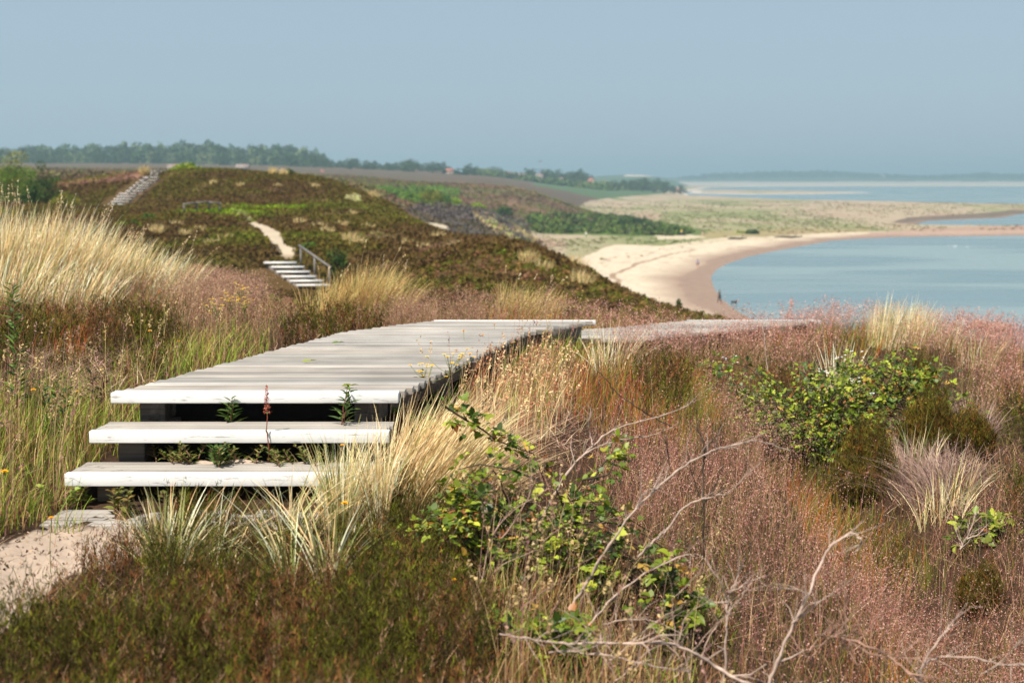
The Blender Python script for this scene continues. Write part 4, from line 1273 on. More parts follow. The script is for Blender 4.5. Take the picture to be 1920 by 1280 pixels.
# ------------------------------------------------------------------ dead branches: traced in the photo, each at its own distance
def branch(lines, y, r0, label, name='dead_branch', twigs=10, mat=None, col=(1, 1, 1), seed=1, group=None, tw_len=0.14, yslope=0.0):
    rr = random.Random(seed)
    mat = mat or M_DEADWOOD
    g = Geo(); first = None
    for li, (pts, k0, k1) in enumerate(lines):
        P = [at(px, py, y + yslope * i + rr.uniform(-0.03, 0.03)) for i, (px, py) in enumerate(pts)]
        if first is None: first = P[0].copy()
        Q = []                                                      # Catmull-Rom through the traced points
        for i in range(len(P) - 1):
            a = P[max(i - 1, 0)]; b = P[i]; c = P[i + 1]; d = P[min(i + 2, len(P) - 1)]
            for s in range(5):
                t = s / 5
                q = 0.5 * (2 * b + (c - a) * t + (2 * a - 5 * b + 4 * c - d) * t * t + (3 * b - a - 3 * c + d) * t ** 3)
                Q.append(q + Vector((rr.uniform(-1, 1), rr.uniform(-1, 1), rr.uniform(-1, 1))) * 0.0035)
        Q.append(P[-1])
        n = len(Q)
        rad = [r0 * 0.52 * (k0 + (k1 - k0) * i / (n - 1)) * rr.choice((0.75, 0.9, 1.0, 1.0, 1.15, 1.4)) for i in range(n)]
        tone = lin(182, 158, 142)
        g.tube(Q, rad, 6, tone * np.array(col) * rr.uniform(0.85, 1.05))
        for _ in range(int(twigs * 1.7) if li == 0 else twigs):
            i = rr.randrange(1, n - 1)
            d = (Q[i + 1] - Q[i - 1]).normalized()
            o = Vector((rr.uniform(-1, 1), rr.uniform(-0.7, 0.7), rr.uniform(-0.5, 1)))
            d = (d * 0.8 + o * 0.9).normalized()
            L_ = tw_len * rr.uniform(0.25, 1.0)
            m = Q[i] + d * L_ * 0.5 + Vector((0, 0, rr.uniform(-0.01, 0.02)))
            e = m + (d + Vector((rr.uniform(-.4, .4), rr.uniform(-.4, .4), rr.uniform(-.3, .4)))).normalized() * L_ * 0.5
            g.tube([Q[i], m, e], [rad[i] * 0.55, rad[i] * 0.4, rad[i] * 0.2], 4, tone * np.array(col) * rr.uniform(0.7, 1.0))
    o = g.build(name, mat, origin=first)
    return tag(o, label, 'dead branch', group)

branch([([(1075,1130),(1108,1079),(1150,1010),(1192,954),(1258,892),(1300,862),(1342,842),(1385,832),(1425,827),(1483,846)], 1.3, 0.35),
        ([(1192,954),(1215,920),(1232,918)], 0.6, 0.3)], 5.2, 0.0085, 'long grey dead branch arching right over the pink grass', seed=2, twigs=12)
branch([([(985,1075),(1010,985),(1055,900),(1093,853),(1140,813),(1187,792),(1245,778),(1296,756)], 1.4, 0.3),
        ([(1093,853),(1123,837),(1163,825),(1222,815),(1262,800)], 0.8, 0.3), ([(1112,835),(1106,812),(1104,790),(1108,772)], 0.6, 0.3)],
       5.9, 0.0085, 'forked bare branch rising to the right through the middle bramble', seed=3, twigs=10)
branch([([(1195,1045),(1225,1015),(1250,992),(1283,950),(1317,935),(1362,925)], 1.2, 0.5), ([(1362,925),(1395,895),(1425,868)], 0.4, 0.2)],
       5.1, 0.007, 'short grey dead branch bending right below the long arching one', seed=4, twigs=7)
branch([([(1356,1310),(1360,1233),(1362,1160),(1364,1121),(1371,1108),(1387,1071),(1395,1060)], 1.1, 0.5), ([(1364,1121),(1345,1083),(1321,1046)], 0.8, 0.35),
        ([(1371,1108),(1405,1090),(1433,1079)], 0.6, 0.3), ([(1366,1150),(1390,1118),(1410,1092)], 0.5, 0.3), ([(1364,1128),(1340,1128),(1322,1118)], 0.5, 0.3)],
       4.6, 0.0075, 'upright dead twig with a crown of short forks near the bottom', seed=5, twigs=8, tw_len=0.1)
branch([([(1440,1310),(1442,1279),(1467,1217),(1492,1158),(1517,1108),(1546,1042),(1571,1012),(1600,1000),(1613,1010),(1612,1025),(1604,1034)], 1.4, 0.4),
        ([(1485,1168),(1520,1140),(1562,1112)], 0.6, 0.25), ([(1517,1115),(1495,1105),(1460,1105)], 0.5, 0.3)],
       4.5, 0.0085, 'bleached branch rising to a hooked tip at lower right', seed=6, twigs=9)
branch([([(938,1187),(985,1195),(1033,1204),(1090,1206),(1154,1206),(1237,1204),(1300,1221),(1342,1250),(1392,1275),(1440,1300)], 0.5, 1.4),
        ([(1030,1224),(1080,1222),(1150,1230),(1230,1250),(1300,1256)], 0.5, 0.6)],
       4.4, 0.0085, 'long grey branch lying across the bottom of the view', seed=7, twigs=16)
branch([([(1522,1188),(1577,1195),(1631,1212),(1673,1236),(1714,1267),(1760,1300)], 0.6, 1.3), ([(1590,1204),(1640,1226),(1700,1234),(1762,1231)], 0.5, 0.4)],
       4.3, 0.007, 'pinkish dead branch lying low at the bottom right', seed=8, twigs=12, col=(0.82, 0.66, 0.6))
branch([([(1725,1290),(1729,1249),(1752,1210),(1780,1173),(1806,1147)], 1.1, 0.4), ([(1729,1249),(1762,1231),(1824,1232),(1870,1243),(1916,1247),(1970,1250)], 0.8, 0.6),
        ([(1840,1262),(1876,1240),(1900,1215),(1914,1198)], 0.6, 0.3)],
       4.4, 0.0065, 'pale forked dead twig in the bottom right corner', seed=9, twigs=10)
branch([([(1120,695),(1140,716),(1158,738),(1190,760),(1222,780),(1262,800)], 0.6, 0.9)], 6.5, 0.0065, 'dark red brown cane slanting over the red grass', seed=10, twigs=3, mat=M_BARK, name='bramble_cane')
branch([([(1384,578),(1404,583),(1421,597),(1431,618),(1436,660),(1440,700)], 0.5, 1.0)], 11.2, 0.009, 'thin pale cane arching over the upper bramble against the water', seed=11, twigs=1, name='bramble_cane')
branch([([(900,1100),(925,1000),(960,960),(1030,915)], 0.9, 0.4), ([(940,1010),(990,930),(1000,870),(1040,860)], 0.8, 0.3), ([(880,1130),(940,1060),(1010,1030)], 0.8, 0.4)],
       5.4, 0.006, 'tangle of thin dead canes low in the middle bramble', seed=12, twigs=14, name='dead_canes', col=(0.85, 0.75, 0.68))
rq = random.Random(77)
for k, (cx, cy, w_, h_, yy, nn, lab) in enumerate([(985, 1120, 110, 90, 5.2, 11, 'tangle of thin bare canes at the foot of the large bramble bush'),
        (1230, 1215, 150, 60, 4.6, 12, 'tangle of pinkish dead stalks behind the lying branch'), (1030, 1000, 110, 90, 5.7, 9, 'thin dry canes crossing inside the large bramble bush'),
        (1560, 1180, 130, 70, 4.7, 9, 'thin dry stalks around the low pinkish branch')]):
    ls = []
    for j in range(nn):
        x0 = cx + rq.uniform(-w_, w_) * .6; y0 = cy + h_ * rq.uniform(.3, 1.1); a_ = rq.uniform(0.5, 2.4); ln_ = rq.uniform(60, 190)
        dx = math.cos(a_) * ln_; dy = -math.sin(a_) * ln_; b_ = rq.uniform(-25, 25)
        ls.append(([(x0, y0), (x0 + dx * .35 + b_ * .4, y0 + dy * .4), (x0 + dx * .7 + b_, y0 + dy * .75), (x0 + dx, y0 + dy * .95)], rq.uniform(.6, 1.1), .3))
    branch(ls, yy, 0.0052, lab, 'dead_canes', 4, col=rq.choice([(0.8, 0.66, 0.58), (0.95, 0.9, 0.85), (0.62, 0.5, 0.44)]), seed=40 + k)
branch([([(1105,1170),(1150,1120),(1210,1075),(1280,1040),(1300,1042)], 1.0, 0.4), ([(1130,1170),(1210,1160),(1280,1190)], 0.6, 0.4)],
       4.9, 0.0065, 'thin grey branch slanting up from the dead brush below the bramble', seed=13, twigs=10)
branch([([(1800,1030),(1812,1010),(1820,990),(1830,960)], 1.0, 0.4), ([(1812,1010),(1835,1000),(1850,985)], 0.7, 0.4), ([(1806,1022),(1795,1000),(1798,985)], 0.7, 0.4)],
       7.2, 0.009, 'small bleached forked branch beside the dark heather on the right slope', seed=14, twigs=8)
g = branch([([(1318,1060),(1320,960),(1318,880),(1322,846),(1308,800),(1306,765)], 1.1, 0.3), ([(1322,846),(1340,820),(1356,800)], 0.5, 0.2), ([(1312,930),(1296,880),(1290,850)], 0.6, 0.3),
            ([(1258,885),(1252,840),(1240,800)], 0.6, 0.3), ([(1316,950),(1340,915),(1350,880)], 0.5, 0.2)],
           5.6, 0.0075, 'dark upright sapling with nearly bare twigs in the pink grass', seed=15, twigs=12, mat=M_BARK, name='bare_sapling')
g['category'] = 'sapling'

# ------------------------------------------------------------------ brambles and leafy herbs
LEAFG = [lin(110, 124, 38), lin(84, 102, 34), lin(138, 150, 50), lin(62, 78, 30), lin(166, 170, 66)]
def trifoliate(g, pos, out, size, col):
    """three toothed leaflets on a short stalk"""
    n = len(pos)
    up = np.stack([R.normal(0, 0.35, n), R.normal(0, 0.35, n) - 0.15, np.ones(n)], -1)
    o = out / np.linalg.norm(out, axis=1)[:, None]
    s = np.cross(o, up); s /= np.linalg.norm(s, axis=1)[:, None]
    b = pos + o * size[:, None] * 0.35
    for dv, k in ((o, 1.0), (o * 0.35 + s, 0.82), (o * 0.35 - s, 0.82)):
        dv = dv + R.normal(0, 0.12, dv.shape); dv[:, 2] -= 0.15
        quads(g, b, dv, up + R.normal(0, 0.2, up.shape), size * k, size * k * 0.78, col * R.uniform(0.85, 1.15, (n, 1)), R.uniform(-0.05, 0.3))

def bramble(px, py, y, rx, ry, h, ncane, leaves, size, label, flowers=0, extra=(), dense=1.0):
    p = at(px, py, y); p.z = gz(p.x, p.y)
    root = empty('bramble_bush', p); tag(root, label, 'bramble')
    gc = Geo(); gl = Geo()
    nodes = []; outs = []
    def cane(P, r):
        gc.tube(P, [r * (1 - 0.6 * i / (len(P) - 1)) for i in range(len(P))], 5, mixcol([lin(120, 84, 62), lin(146, 110, 88), lin(96, 60, 50)], 1)[0])
        for i in range(1, len(P)):
            for _ in range(3):
                t = random.random()
                nodes.append(P[i - 1].lerp(P[i], t)); outs.append((P[i] - P[i - 1]).normalized())
    for k in range(ncane):
        a = random.uniform(0, 6.28); rr = random.uniform(0.35, 1.0)
        b = Vector((p.x + random.uniform(-.4, .4) * rx, p.y + random.uniform(-.4, .4) * ry, 0)); b.z = gz(b.x, b.y)
        e = Vector((p.x + math.cos(a) * rx * rr, p.y + math.sin(a) * ry * rr, 0)); e.z = gz(e.x, e.y) + h * random.uniform(0.05, 0.8) * (1.15 - rr * 0.6)
        top = b.lerp(e, 0.5); top.z = max(b.z, e.z) + h * random.uniform(0.25, 0.65)
        P = []
        for i in range(9):
            t = i / 8
            P.append(b * (1 - t) ** 2 + top * (2 * t * (1 - t)) + e * t * t + Vector((random.gauss(0, .012), random.gauss(0, .012), random.gauss(0, .01))))
        cane(P, 0.005)
    for pts, yy in extra:
        cane([at(a, b, yy + 0.02 * i) for i, (a, b) in enumerate(pts)], 0.0055)
        nodes += [nodes[-1 - i] for i in range(min(24, len(nodes)))]; outs += [outs[-1 - i] for i in range(min(24, len(outs)))]
    N_ = np.array([list(v) for v in nodes]); O = np.array([list(v) for v in outs])
    i = R.choice(len(N_), leaves)
    d = unit(leaves, 0.35) + O[i] * 0.5
    pos = N_[i] + d * 0.03 + R.normal(0, 0.02, (leaves, 3))
    low = (pos[:, 2] - p.z) / max(h, 0.01)
    kp = (R.random(leaves) < 0.25 + low * 1.3)
    pos = pos[kp]; d = d[kp]; n = len(pos)
    c = mixcol(LEAFG, n, [4, 4, 3, 3, 1.5], 0.14)
    old = R.random(n) < 0.09
    c[old] = mixcol([lin(150, 96, 56), lin(176, 140, 70)], old.sum())
    trifoliate(gl, pos, d, size * R.uniform(0.4, 1.45, n), c)
    part(gc, 'cane', M_BARK, root, p); part(gl, 'foliage', M_LEAF, root, p)
    if flowers:
        top = N_[np.argsort(-N_[:, 2])[: max(flowers * 8, 40)]]
        for k in range(flowers):
            q = top[R.integers(len(top))] + np.array([0, -0.05, 0.05]) + R.normal(0, 0.03, 3)
            gf = Geo()
            for m in range(3):
                qq = q + R.normal(0, 0.014, 3)
                a = np.arange(5) * 2 * math.pi / 5 + R.random()
                dv = np.stack([np.cos(a), np.sin(a) - 0.2, np.full(5, 0.35)], -1)
                quads(gf, np.repeat(qq[None], 5, 0), dv, np.repeat([[0, -0.5, 1.0]], 5, 0), 0.010, 0.011, np.full((5, 3), 0.75), 0.1)
            part(gf, 'blossom', M_PETAL, root, p)
    return root

bramble(1015, 1090, 5.9, 0.62, 0.55, 0.52, 46, 1900, 0.034, 'large bramble bush in the middle foreground, in front of the boardwalk side', 0,
        extra=[([(835,762),(870,785),(905,805),(931,825),(965,838),(1000,850),(1020,900)], 6.3), ([(1020,905),(960,880),(900,870),(860,880)], 6.0), ([(1110,905),(1130,870),(1150,850),(1160,838)], 5.8), ([(1090,900),(1140,890),(1155,860)], 5.7)])
bramble(1040, 1185, 5.0, 0.28, 0.25, 0.26, 14, 260, 0.034, 'low bramble sprawling under the dead canes below the large bush', 0)
bramble(1275, 1050, 5.5, 0.20, 0.22, 0.36, 12, 190, 0.040, 'small bramble around the dark sapling in the pink grass', 0)
bramble(1475, 765, 11.0, 0.80, 0.9, 0.66, 50, 1900, 0.034, 'white flowering bramble bush beside the far boardwalk', 6)
bramble(1690, 785, 11.2, 0.90, 0.9, 0.52, 52, 1900, 0.034, 'wide bramble patch on the right slope between dark heather bushes', 3)
bramble(1570, 800, 10.6, 0.65, 0.7, 0.42, 34, 1100, 0.034, 'low bramble joining the two taller bramble bushes on the right', 3)
bramble(1855, 920, 8.0, 0.28, 0.25, 0.26, 12, 150, 0.045, 'small bramble shoot with big leaves near the right edge', 0)
bramble(1700, 1330, 4.3, 0.24, 0.16, 0.14, 10, 110, 0.038, 'bramble leaves and white blossom at the bottom right edge', 2)
bramble(800, 800, 7.6, 0.20, 0.2, 0.20, 8, 80, 0.04, 'bramble sprig at the right corner of the boardwalk front', 0)

def herb(px, py, y, h, nleaf, ll, lw, label, name='willowherb', cols=None, stemcol=lin(130, 84, 70), nst=1, lean=0.08, zb=None, top=None, cat='herb'):
    p = at(px, py, y); p.z = gz(p.x, p.y) if zb is None else zb
    root = empty(name, p); tag(root, label, cat)
    gl = Geo()
    for s in range(nst):
        gs = Geo()
        a = random.uniform(0, 6.28)
        b = p + Vector((math.cos(a), math.sin(a), 0)) * (0.03 * (nst > 1) * s)
        hh = h * random.uniform(0.75, 1.05) if s else h
        e = b + Vector((random.uniform(-1, 1) * lean * hh, random.uniform(-1, 1) * lean * hh, hh))
        P = [b.lerp(e, i / 6) + Vector((random.gauss(0, .004), random.gauss(0, .004), 0)) for i in range(7)]
        gs.tube(P, [0.004 * (1 - 0.6 * i / 6) for i in range(7)], 5, stemcol)
        k = np.linspace(0.15, 0.98, nleaf)
        pos = np.array([list(b.lerp(e, t)) for t in k])
        az = np.arange(nleaf) * 2.4 + R.normal(0, 0.3, nleaf)
        d = np.stack([np.cos(az), np.sin(az), R.uniform(0.15, 0.8, nleaf)], -1)
        c = mixcol(cols or [lin(78, 104, 44), lin(98, 120, 54), lin(66, 88, 40)], nleaf)
        quads(gl, pos, d, np.repeat([[0.05, 0, 1.0]], nleaf, 0) + R.normal(0, 0.2, (nleaf, 3)), ll * (1.15 - 0.6 * k) * R.uniform(0.8, 1.2, nleaf), lw, c, 0.2)
        part(gs, 'stem', M_LEAF, root, p)
    part(gl, 'foliage', M_LEAF, root, p)
    if top == 'yellow':
        n = 14
        q = np.array(list(e)) + R.normal(0, 1, (n, 3)) * np.array([0.05, 0.04, 0.025])
        for i in range(n):
            gf = Geo(); gs2 = q[i]
            a = np.arange(8) * 2 * math.pi / 8
            quads(gf, np.repeat(gs2[None], 8, 0), np.stack([np.cos(a), np.sin(a), np.full(8, 0.2)], -1), np.repeat([[0, -.4, 1.]], 8, 0), 0.013, 0.010, mixcol([lin(236, 196, 70), lin(220, 176, 60)], 8))
            part(gf, 'flower_head', M_PETAL, root, p)
        gt = Geo()
        for i in range(n):
            st_ = Vector(e) - Vector((0, 0, random.uniform(0.05, 0.12)))
            gt.tube([st_, (st_ + Vector(q[i])) / 2 + Vector((0, 0, -0.01)), Vector(q[i])], 0.0014, 4, lin(130, 140, 70))
        part(gt, 'flower_stalk', M_LEAF, root, p)
    if top == 'rust':
        gf = Geo(); n = 260
        t = R.random(n)
        q = np.array(list(e)) + np.stack([R.normal(0, 0.008, n) * (1.3 - t), R.normal(0, 0.008, n), -0.10 + 0.14 * t], -1)
        specks(gf, q, 0.008, mixcol([lin(176, 96, 80), lin(196, 124, 100), lin(150, 74, 64)], n))
        part(gf, 'seed_head', M_DRY, root, p)
    return root

herb(32, 800, 8.0, 0.78, 34, 0.11, 0.026, 'tall dark leaved willowherb at the left edge beside the grass bank', nst=2, lean=0.05)
herb(92, 860, 7.6, 0.36, 22, 0.09, 0.022, 'bushy green willowherb left of the upper step', nst=3, lean=0.2)
herb(182, 765, 8.2, 0.30, 18, 0.08, 0.022, 'dark reddish herb beside the left corner of the boardwalk', cols=[lin(86, 66, 50), lin(74, 84, 44), lin(110, 74, 60)], nst=2, lean=0.12)
herb(424, 830, 7.36, 0.16, 14, 0.085, 0.022, 'leafy weed in the dark gap under the boardwalk front, left one', 'weed', nst=2, lean=0.25, zb=-1.30)
herb(640, 800, 7.25, 0.22, 16, 0.085, 0.02, 'leafy weed rising past the white boardwalk edge, right one', 'weed', nst=2, lean=0.2, zb=-1.28)
herb(404, 870, 7.0, 0.12, 26, 0.06, 0.014, 'tangled low weed in the gap under the middle step', 'weed', nst=6, lean=0.9, zb=-1.42)
for px_, h_, lab_ in ((320, 0.09, 'low sprawling weed in the middle step gap, nearest the left block'), (362, 0.13, 'low sprawling weed in the middle step gap, left of the tangled one'), (455, 0.12, 'low sprawling weed in the middle step gap, right of the tangled one'),
                      (520, 0.10, 'low sprawling weed in the middle step gap, behind the dock stalk'), (570, 0.12, 'low sprawling weed in the middle step gap, nearest the straw')):
    herb(px_, 870, 7.03, h_, 16, 0.05, 0.013, lab_, 'weed', nst=5, lean=1.1, zb=-1.43, cols=[lin(86, 100, 44), lin(110, 116, 52), lin(130, 120, 70)])
herb(228, 950, 6.6, 0.14, 14, 0.06, 0.032, 'dark weed with round leaves in front of the lowest step', 'weed', cols=[lin(110, 112, 50), lin(86, 84, 44), lin(130, 110, 60)], nst=4, lean=0.6, zb=-1.6)
herb(330, 935, 6.55, 0.15, 12, 0.05, 0.028, 'sparse dark twiggy weed beside the lowest step', 'weed', cols=[lin(100, 100, 50), lin(80, 60, 44)], nst=4, lean=0.5, zb=-1.6)
herb(130, 950, 6.7, 0.14, 18, 0.045, 0.03, 'light green bushy weed at the left end of the lowest step', 'weed', cols=[lin(116, 130, 56), lin(140, 150, 70)], nst=4, lean=0.6)
herb(503, 845, 7.02, 0.36, 4, 0.05, 0.012, 'single rust red dock stalk standing before the boardwalk edge', 'dock', stemcol=lin(150, 84, 66), top='rust', zb=-1.42, lean=0.02)
herb(842, 745, 8.15, 0.40, 9, 0.05, 0.014, 'ragwort with yellow flowers leaning over the right boardwalk edge', 'ragwort', cols=[lin(110, 120, 60)], stemcol=lin(120, 120, 70), top='yellow', lean=0.03)
herb(800, 742, 8.1, 0.34, 8, 0.05, 0.014, 'smaller ragwort with fewer yellow flowers left of the taller one', 'ragwort', cols=[lin(110, 120, 60)], stemcol=lin(120, 120, 70), top='yellow', lean=0.16)
for i, (px, py, y, lab) in enumerate([(415, 690, 10.6, 'yellow ragwort in the grass left of the boardwalk, nearest the steps'), (440, 668, 11.2, 'yellow ragwort in the grass left of the boardwalk, second from the steps'),
                                      (462, 672, 11.0, 'yellow ragwort in the grass left of the boardwalk, nearest the planks'), (445, 645, 12.2, 'yellow ragwort standing farthest back left of the boardwalk')]):
    herb(px, py, y, 0.34, 12, 0.05, 0.012, lab, 'ragwort', cols=[lin(110, 120, 60)], stemcol=lin(120, 120, 70), top='yellow', lean=0.15)

# hawkweeds: one of a kind, then copies
def hawkweed():
    p = Vector((0, 0, 0))
    root = empty('hawkweed', p)
    gs = Geo().tube([p, Vector((0.01, 0, 0.12)), Vector((0.015, 0.01, 0.25))], [0.002, 0.0016, 0.0014], 5, lin(120, 130, 60))
    gs.build('stem', M_LEAF, root)
    gf = Geo(); a = np.arange(12) * 2 * math.pi / 12
    for k, r in ((0, 0.017), (1, 0.012)):
        quads(gf, np.repeat([[0.015, 0.01, 0.25 + 0.003 * k]], 12, 0), np.stack([np.cos(a + k * .2), np.sin(a + k * .2) - 0.3, np.full(12, 0.25 + 0.3 * k)], -1), np.repeat([[0, -.5, 1.]], 12, 0), r, 0.007, mixcol([lin(240, 186, 60), lin(226, 160, 50)], 12))
    gf.build('flower_head', M_PETAL, root)
    return root
hk = hawkweed(); used = False
SPOTS = [(872,690),(905,680),(930,668),(952,655),(985,650),(1010,640),(1030,645),(890,712),(920,700),(960,690),(860,725),(1000,668),(1040,660),(880,740),
         (5,1000),(95,1075),(60,820),(150,800),(640,905),(280,690),(300,610),(340,700),(640,1060),(846,1172)]
for i, (px, py) in enumerate(SPOTS):
    p = on(px, py)
    if i == 0:
        o = hk
    else:
        o = hk.copy(); COL.objects.link(o)
        for ch in hk.children:
            c = ch.copy(); COL.objects.link(c); c.parent = o
    o.location = p; o.rotation_euler = (0, 0, random.uniform(0, 6.28)); s = random.uniform(0.7, 1.15); o.scale = (s, s, s)
    if i < 14:
        tag(o, 'small yellow hawkweed among the grasses beside the right boardwalk edge', 'flower', 'hawkweeds right of the boardwalk')
    elif i < 22:
        tag(o, 'small yellow hawkweed in the green grass and heather left of the steps', 'flower', 'hawkweeds left of the steps')
    else:
        tag(o, 'small orange yellow hawkweed in the dark foreground heather', 'flower', 'hawkweeds in the foreground heather')

# heather bushes standing out on the right slope
def heather_bush(px, py, y, rx, h, label, n=1500):
    p = at(px, py, y); p.z = gz(p.x, p.y)
    g = Geo()
    a = R.uniform(0, 6.28, n); e = R.random(n)
    rr = rx * np.sqrt(R.random(n))
    root = np.stack([p.x + rr * np.cos(a) * 0.8, p.y + rr * np.sin(a) * 0.8, np.full(n, p.z)], -1)
    lean = rr / rx * 0.35
    hh = h * (1 - 0.62 * (rr / rx) ** 2) * R.uniform(0.45, 1.2, n) * (1 + 1.3 * fbm(root[:, 0] / 0.10, root[:, 1] / 0.10, 5))
    c = mixcol([lin(84, 78, 30), lin(100, 92, 34), lin(70, 62, 28), lin(110, 76, 38)], n)
    sprigs(g, root, hh, a, lean * rx / h * 1.2, mixcol([lin(80, 58, 42)], n), c, 16, 0.035, 0.004)
    return tag(g.build('heather_bush', M_HEATH, origin=p), label, 'heather')
heather_bush(1630, 860, 9.6, 0.25, 0.44, 'round dark heather bush below the wide bramble patch')
heather_bush(1745, 865, 9.9, 0.25, 0.38, 'dark heather bush right of the round one, under the bramble patch')
heather_bush(1815, 855, 10.0, 0.2, 0.36, 'dark heather bush nearest the right edge below the brambles')
heather_bush(1838, 1070, 7.2, 0.12, 0.24, 'narrow dark heather bush low on the right slope', 700)
heather_bush(1720, 620 + 110, 12.3, 0.2, 0.36, 'small dark bush sticking up among the pink grass right of the upper bramble', 600)

# pebbles and crumbs of bark lying on the sand path
def path_litter():
    g = Geo()
    x = R.uniform(-3.0, -1.2, 2600); y = R.uniform(4.6, 6.5, 2600)
    P = np.stack([x, y, ground_z(x, y) + 0.004], -1)
    P = P[~path_clear(P)]; n = len(P)
    specks(g, P, R.uniform(0.006, 0.022, n), mixcol([lin(96, 78, 62), lin(140, 118, 100), lin(70, 56, 44), lin(176, 150, 122)], n))
    tag(g.build('litter', M_DRY), kind='stuff')
path_litter()

for (px, py, lab, c) in ((622, 646, 'torn green leaf lying far back on the boardwalk planks', lin(96, 120, 50)), (566, 681, 'small yellow green leaf lying on the middle of the boardwalk', lin(150, 160, 70)), (640, 728, 'olive leaf lying on the planks just behind the white front edge', lin(120, 124, 54))):
    d_ = ray(px, py)
    y_ = 9.0
    for _ in range(20): y_ = float(walk_at(WALK, y_)[1]) / (d_.z / d_.y)
    p = d_ * (y_ / d_.y); p.z += 0.012
    g = Geo()
    quads(g, np.array([[0, 0, 0], [0.05, 0.01, 0.004]]), np.array([[1, .3, .05], [1, -.2, .1]]), np.array([[0, -.3, 1.], [.1, .2, 1.]]), np.array([.07, .05]), np.array([.04, .03]), np.repeat(c[None], 2, 0), 0.15)
    o = g.build('fallen_leaf', M_LEAF); o.location = p
    tag(o, lab, 'leaf')
# ------------------------------------------------------------------ heather on the hills
def domes(g, P, r, hgt, col, K=20, var=0.35):
    n = len(P)
    d = R.normal(size=(n, K, 3)); d /= np.linalg.norm(d, axis=2)[..., None]
    d[..., 2] = np.abs(d[..., 2])
    k = R.uniform(0.55, 1.0, (n, K, 1))
    pos = P[:, None] + d * k * np.stack([r, r, hgt], -1)[:, None]
    cc = (np.repeat(col[:, None], K, 1) * R.uniform(1 - var, 1 + var, (n, K, 1))).reshape(-1, 3)
    specks(g, pos.reshape(-1, 3), np.repeat(r, K) * R.uniform(0.5, 0.95, n * K), cc)

def hill_cover():
    g = Geo()
    for (y0, y1, rho, ref, fall, rs, a0, a1) in ((19, 60, 24, 30, 1.0, 0.12, -0.44, 0.26), (56, 190, 13.0, 80, 1.2, 0.17, -0.42, 0.18), (185, 660, 0.4, 300, 1.3, 0.55, -0.40, 0.10)):
        x, y = scatter(y0, y1, rho, ref, fall, a0, a1)
        z, sd, t = ground_z(x, y, True)
        c = paint(x, y, z, sd, t)
        lum = c.mean(1)
        ok = (t > SEA + (1.5 if y0 < 100 else 3.5)) & (lum < 0.30) & ~on_walk(x, y, 0.2)
        for q in HS_PTS + ST_PTS:
            ok &= ((x - q[0]) ** 2 + ((y - q[1]) * 0.8 + 0.5) ** 2) > 1.6 ** 2
        if y0 < 30: ok &= (y > 21) | (R.random(len(x)) < 0.3)
        x, y, z, c = x[ok], y[ok], z[ok], c[ok]
        n = len(x)
        if y0 < 30: c = mixcol([lin(78, 60, 34), lin(96, 90, 40), lin(120, 84, 64), lin(68, 62, 28)], n) * 0.6 + c * 0.4
        r = rs * R.uniform(0.6, 1.6, n)
        c = c * 1.25 * (1 + R.normal(0, 0.10, (n, 1))) * (1 + R.normal(0, 0.05, (n, 3)))
        gr = fbm(x / (y0 * 0.08), y / (y0 * 0.12), 71) + R.normal(0, 0.05, n) > 0.0
        c[gr] = c[gr] * np.array([1.05, 1.35, 0.8])
        domes(g, np.stack([x, y, z], -1), r, r * R.uniform(0.8, 1.4, n), np.clip(c, 0.005, 0.9), 22 if y0 < 100 else 16, 0.18)
    tag(g.build('hill_heather', M_HEATH), kind='stuff')
hill_cover()

def dune_grass():
    g = Geo()
    x, y = scatter(240, 1000, 0.12, 420, 1.4, -0.02, 0.40)
    z, sd, t = ground_z(x, y, True)
    c = paint(x, y, z, sd, t)
    ok = (t < SEA + 3.0) & (sd > 18) & (c.mean(1) < 0.33) & (c.mean(1) > 0.10) & (fbm(x / 12, y / 30, 88) > -0.05)
    x, y, z, c = x[ok], y[ok], z[ok], c[ok]; n = len(x)
    r = R.uniform(0.25, 0.8, n)
    c = c * R.uniform(0.75, 1.25, (n, 1)) * np.where(R.random((n, 1)) < 0.4, np.array([[0.85, 1.05, 0.7]]), 1.0)
    domes(g, np.stack([x, y, z], -1), r, r * 0.6, np.clip(c, .005, .9), 12, 0.2)
    tag(g.build('dune_grass', M_DRY), kind='stuff')
dune_grass()

def marsh_scrub():
    g = Geo()
    polys = [[(985,404),(1110,404),(1180,412),(1300,434),(1285,443),(1180,440),(1060,436),(1000,436)], [(880,326),(960,331),(1040,341),(1070,350),(1290,351),(1290,356),(1020,358),(940,340)]]
    for y0, y1, rho, ref, r0, pi in ((330, 700, 0.16, 450, 0.95, 0), (1250, 2100, 0.03, 1500, 3.0, 1)):
        x, y = scatter(y0, y1, rho, ref, 1.0, -0.035, 0.14)
        z = ground_z(x, y)
        px, py = project(x, y, z)
        m = inpoly(px, py, polys[pi]) & (fbm(x / (r0 * 9), y / (r0 * 25), 15) > -0.16)
        P = np.stack([x, y, z], -1)[m]; n = len(P)
        r = r0 * R.uniform(0.6, 1.7, n)
        c = mixcol([lin(84, 102, 44), lin(74, 94, 42), lin(92, 106, 46), lin(84, 92, 48)], n, None, 0.08)
        domes(g, P, r * 1.4, r * R.uniform(0.6, 1.1, n), c, 26)
    tag(g.build('scrub', M_TREE), kind='stuff')
marsh_scrub()

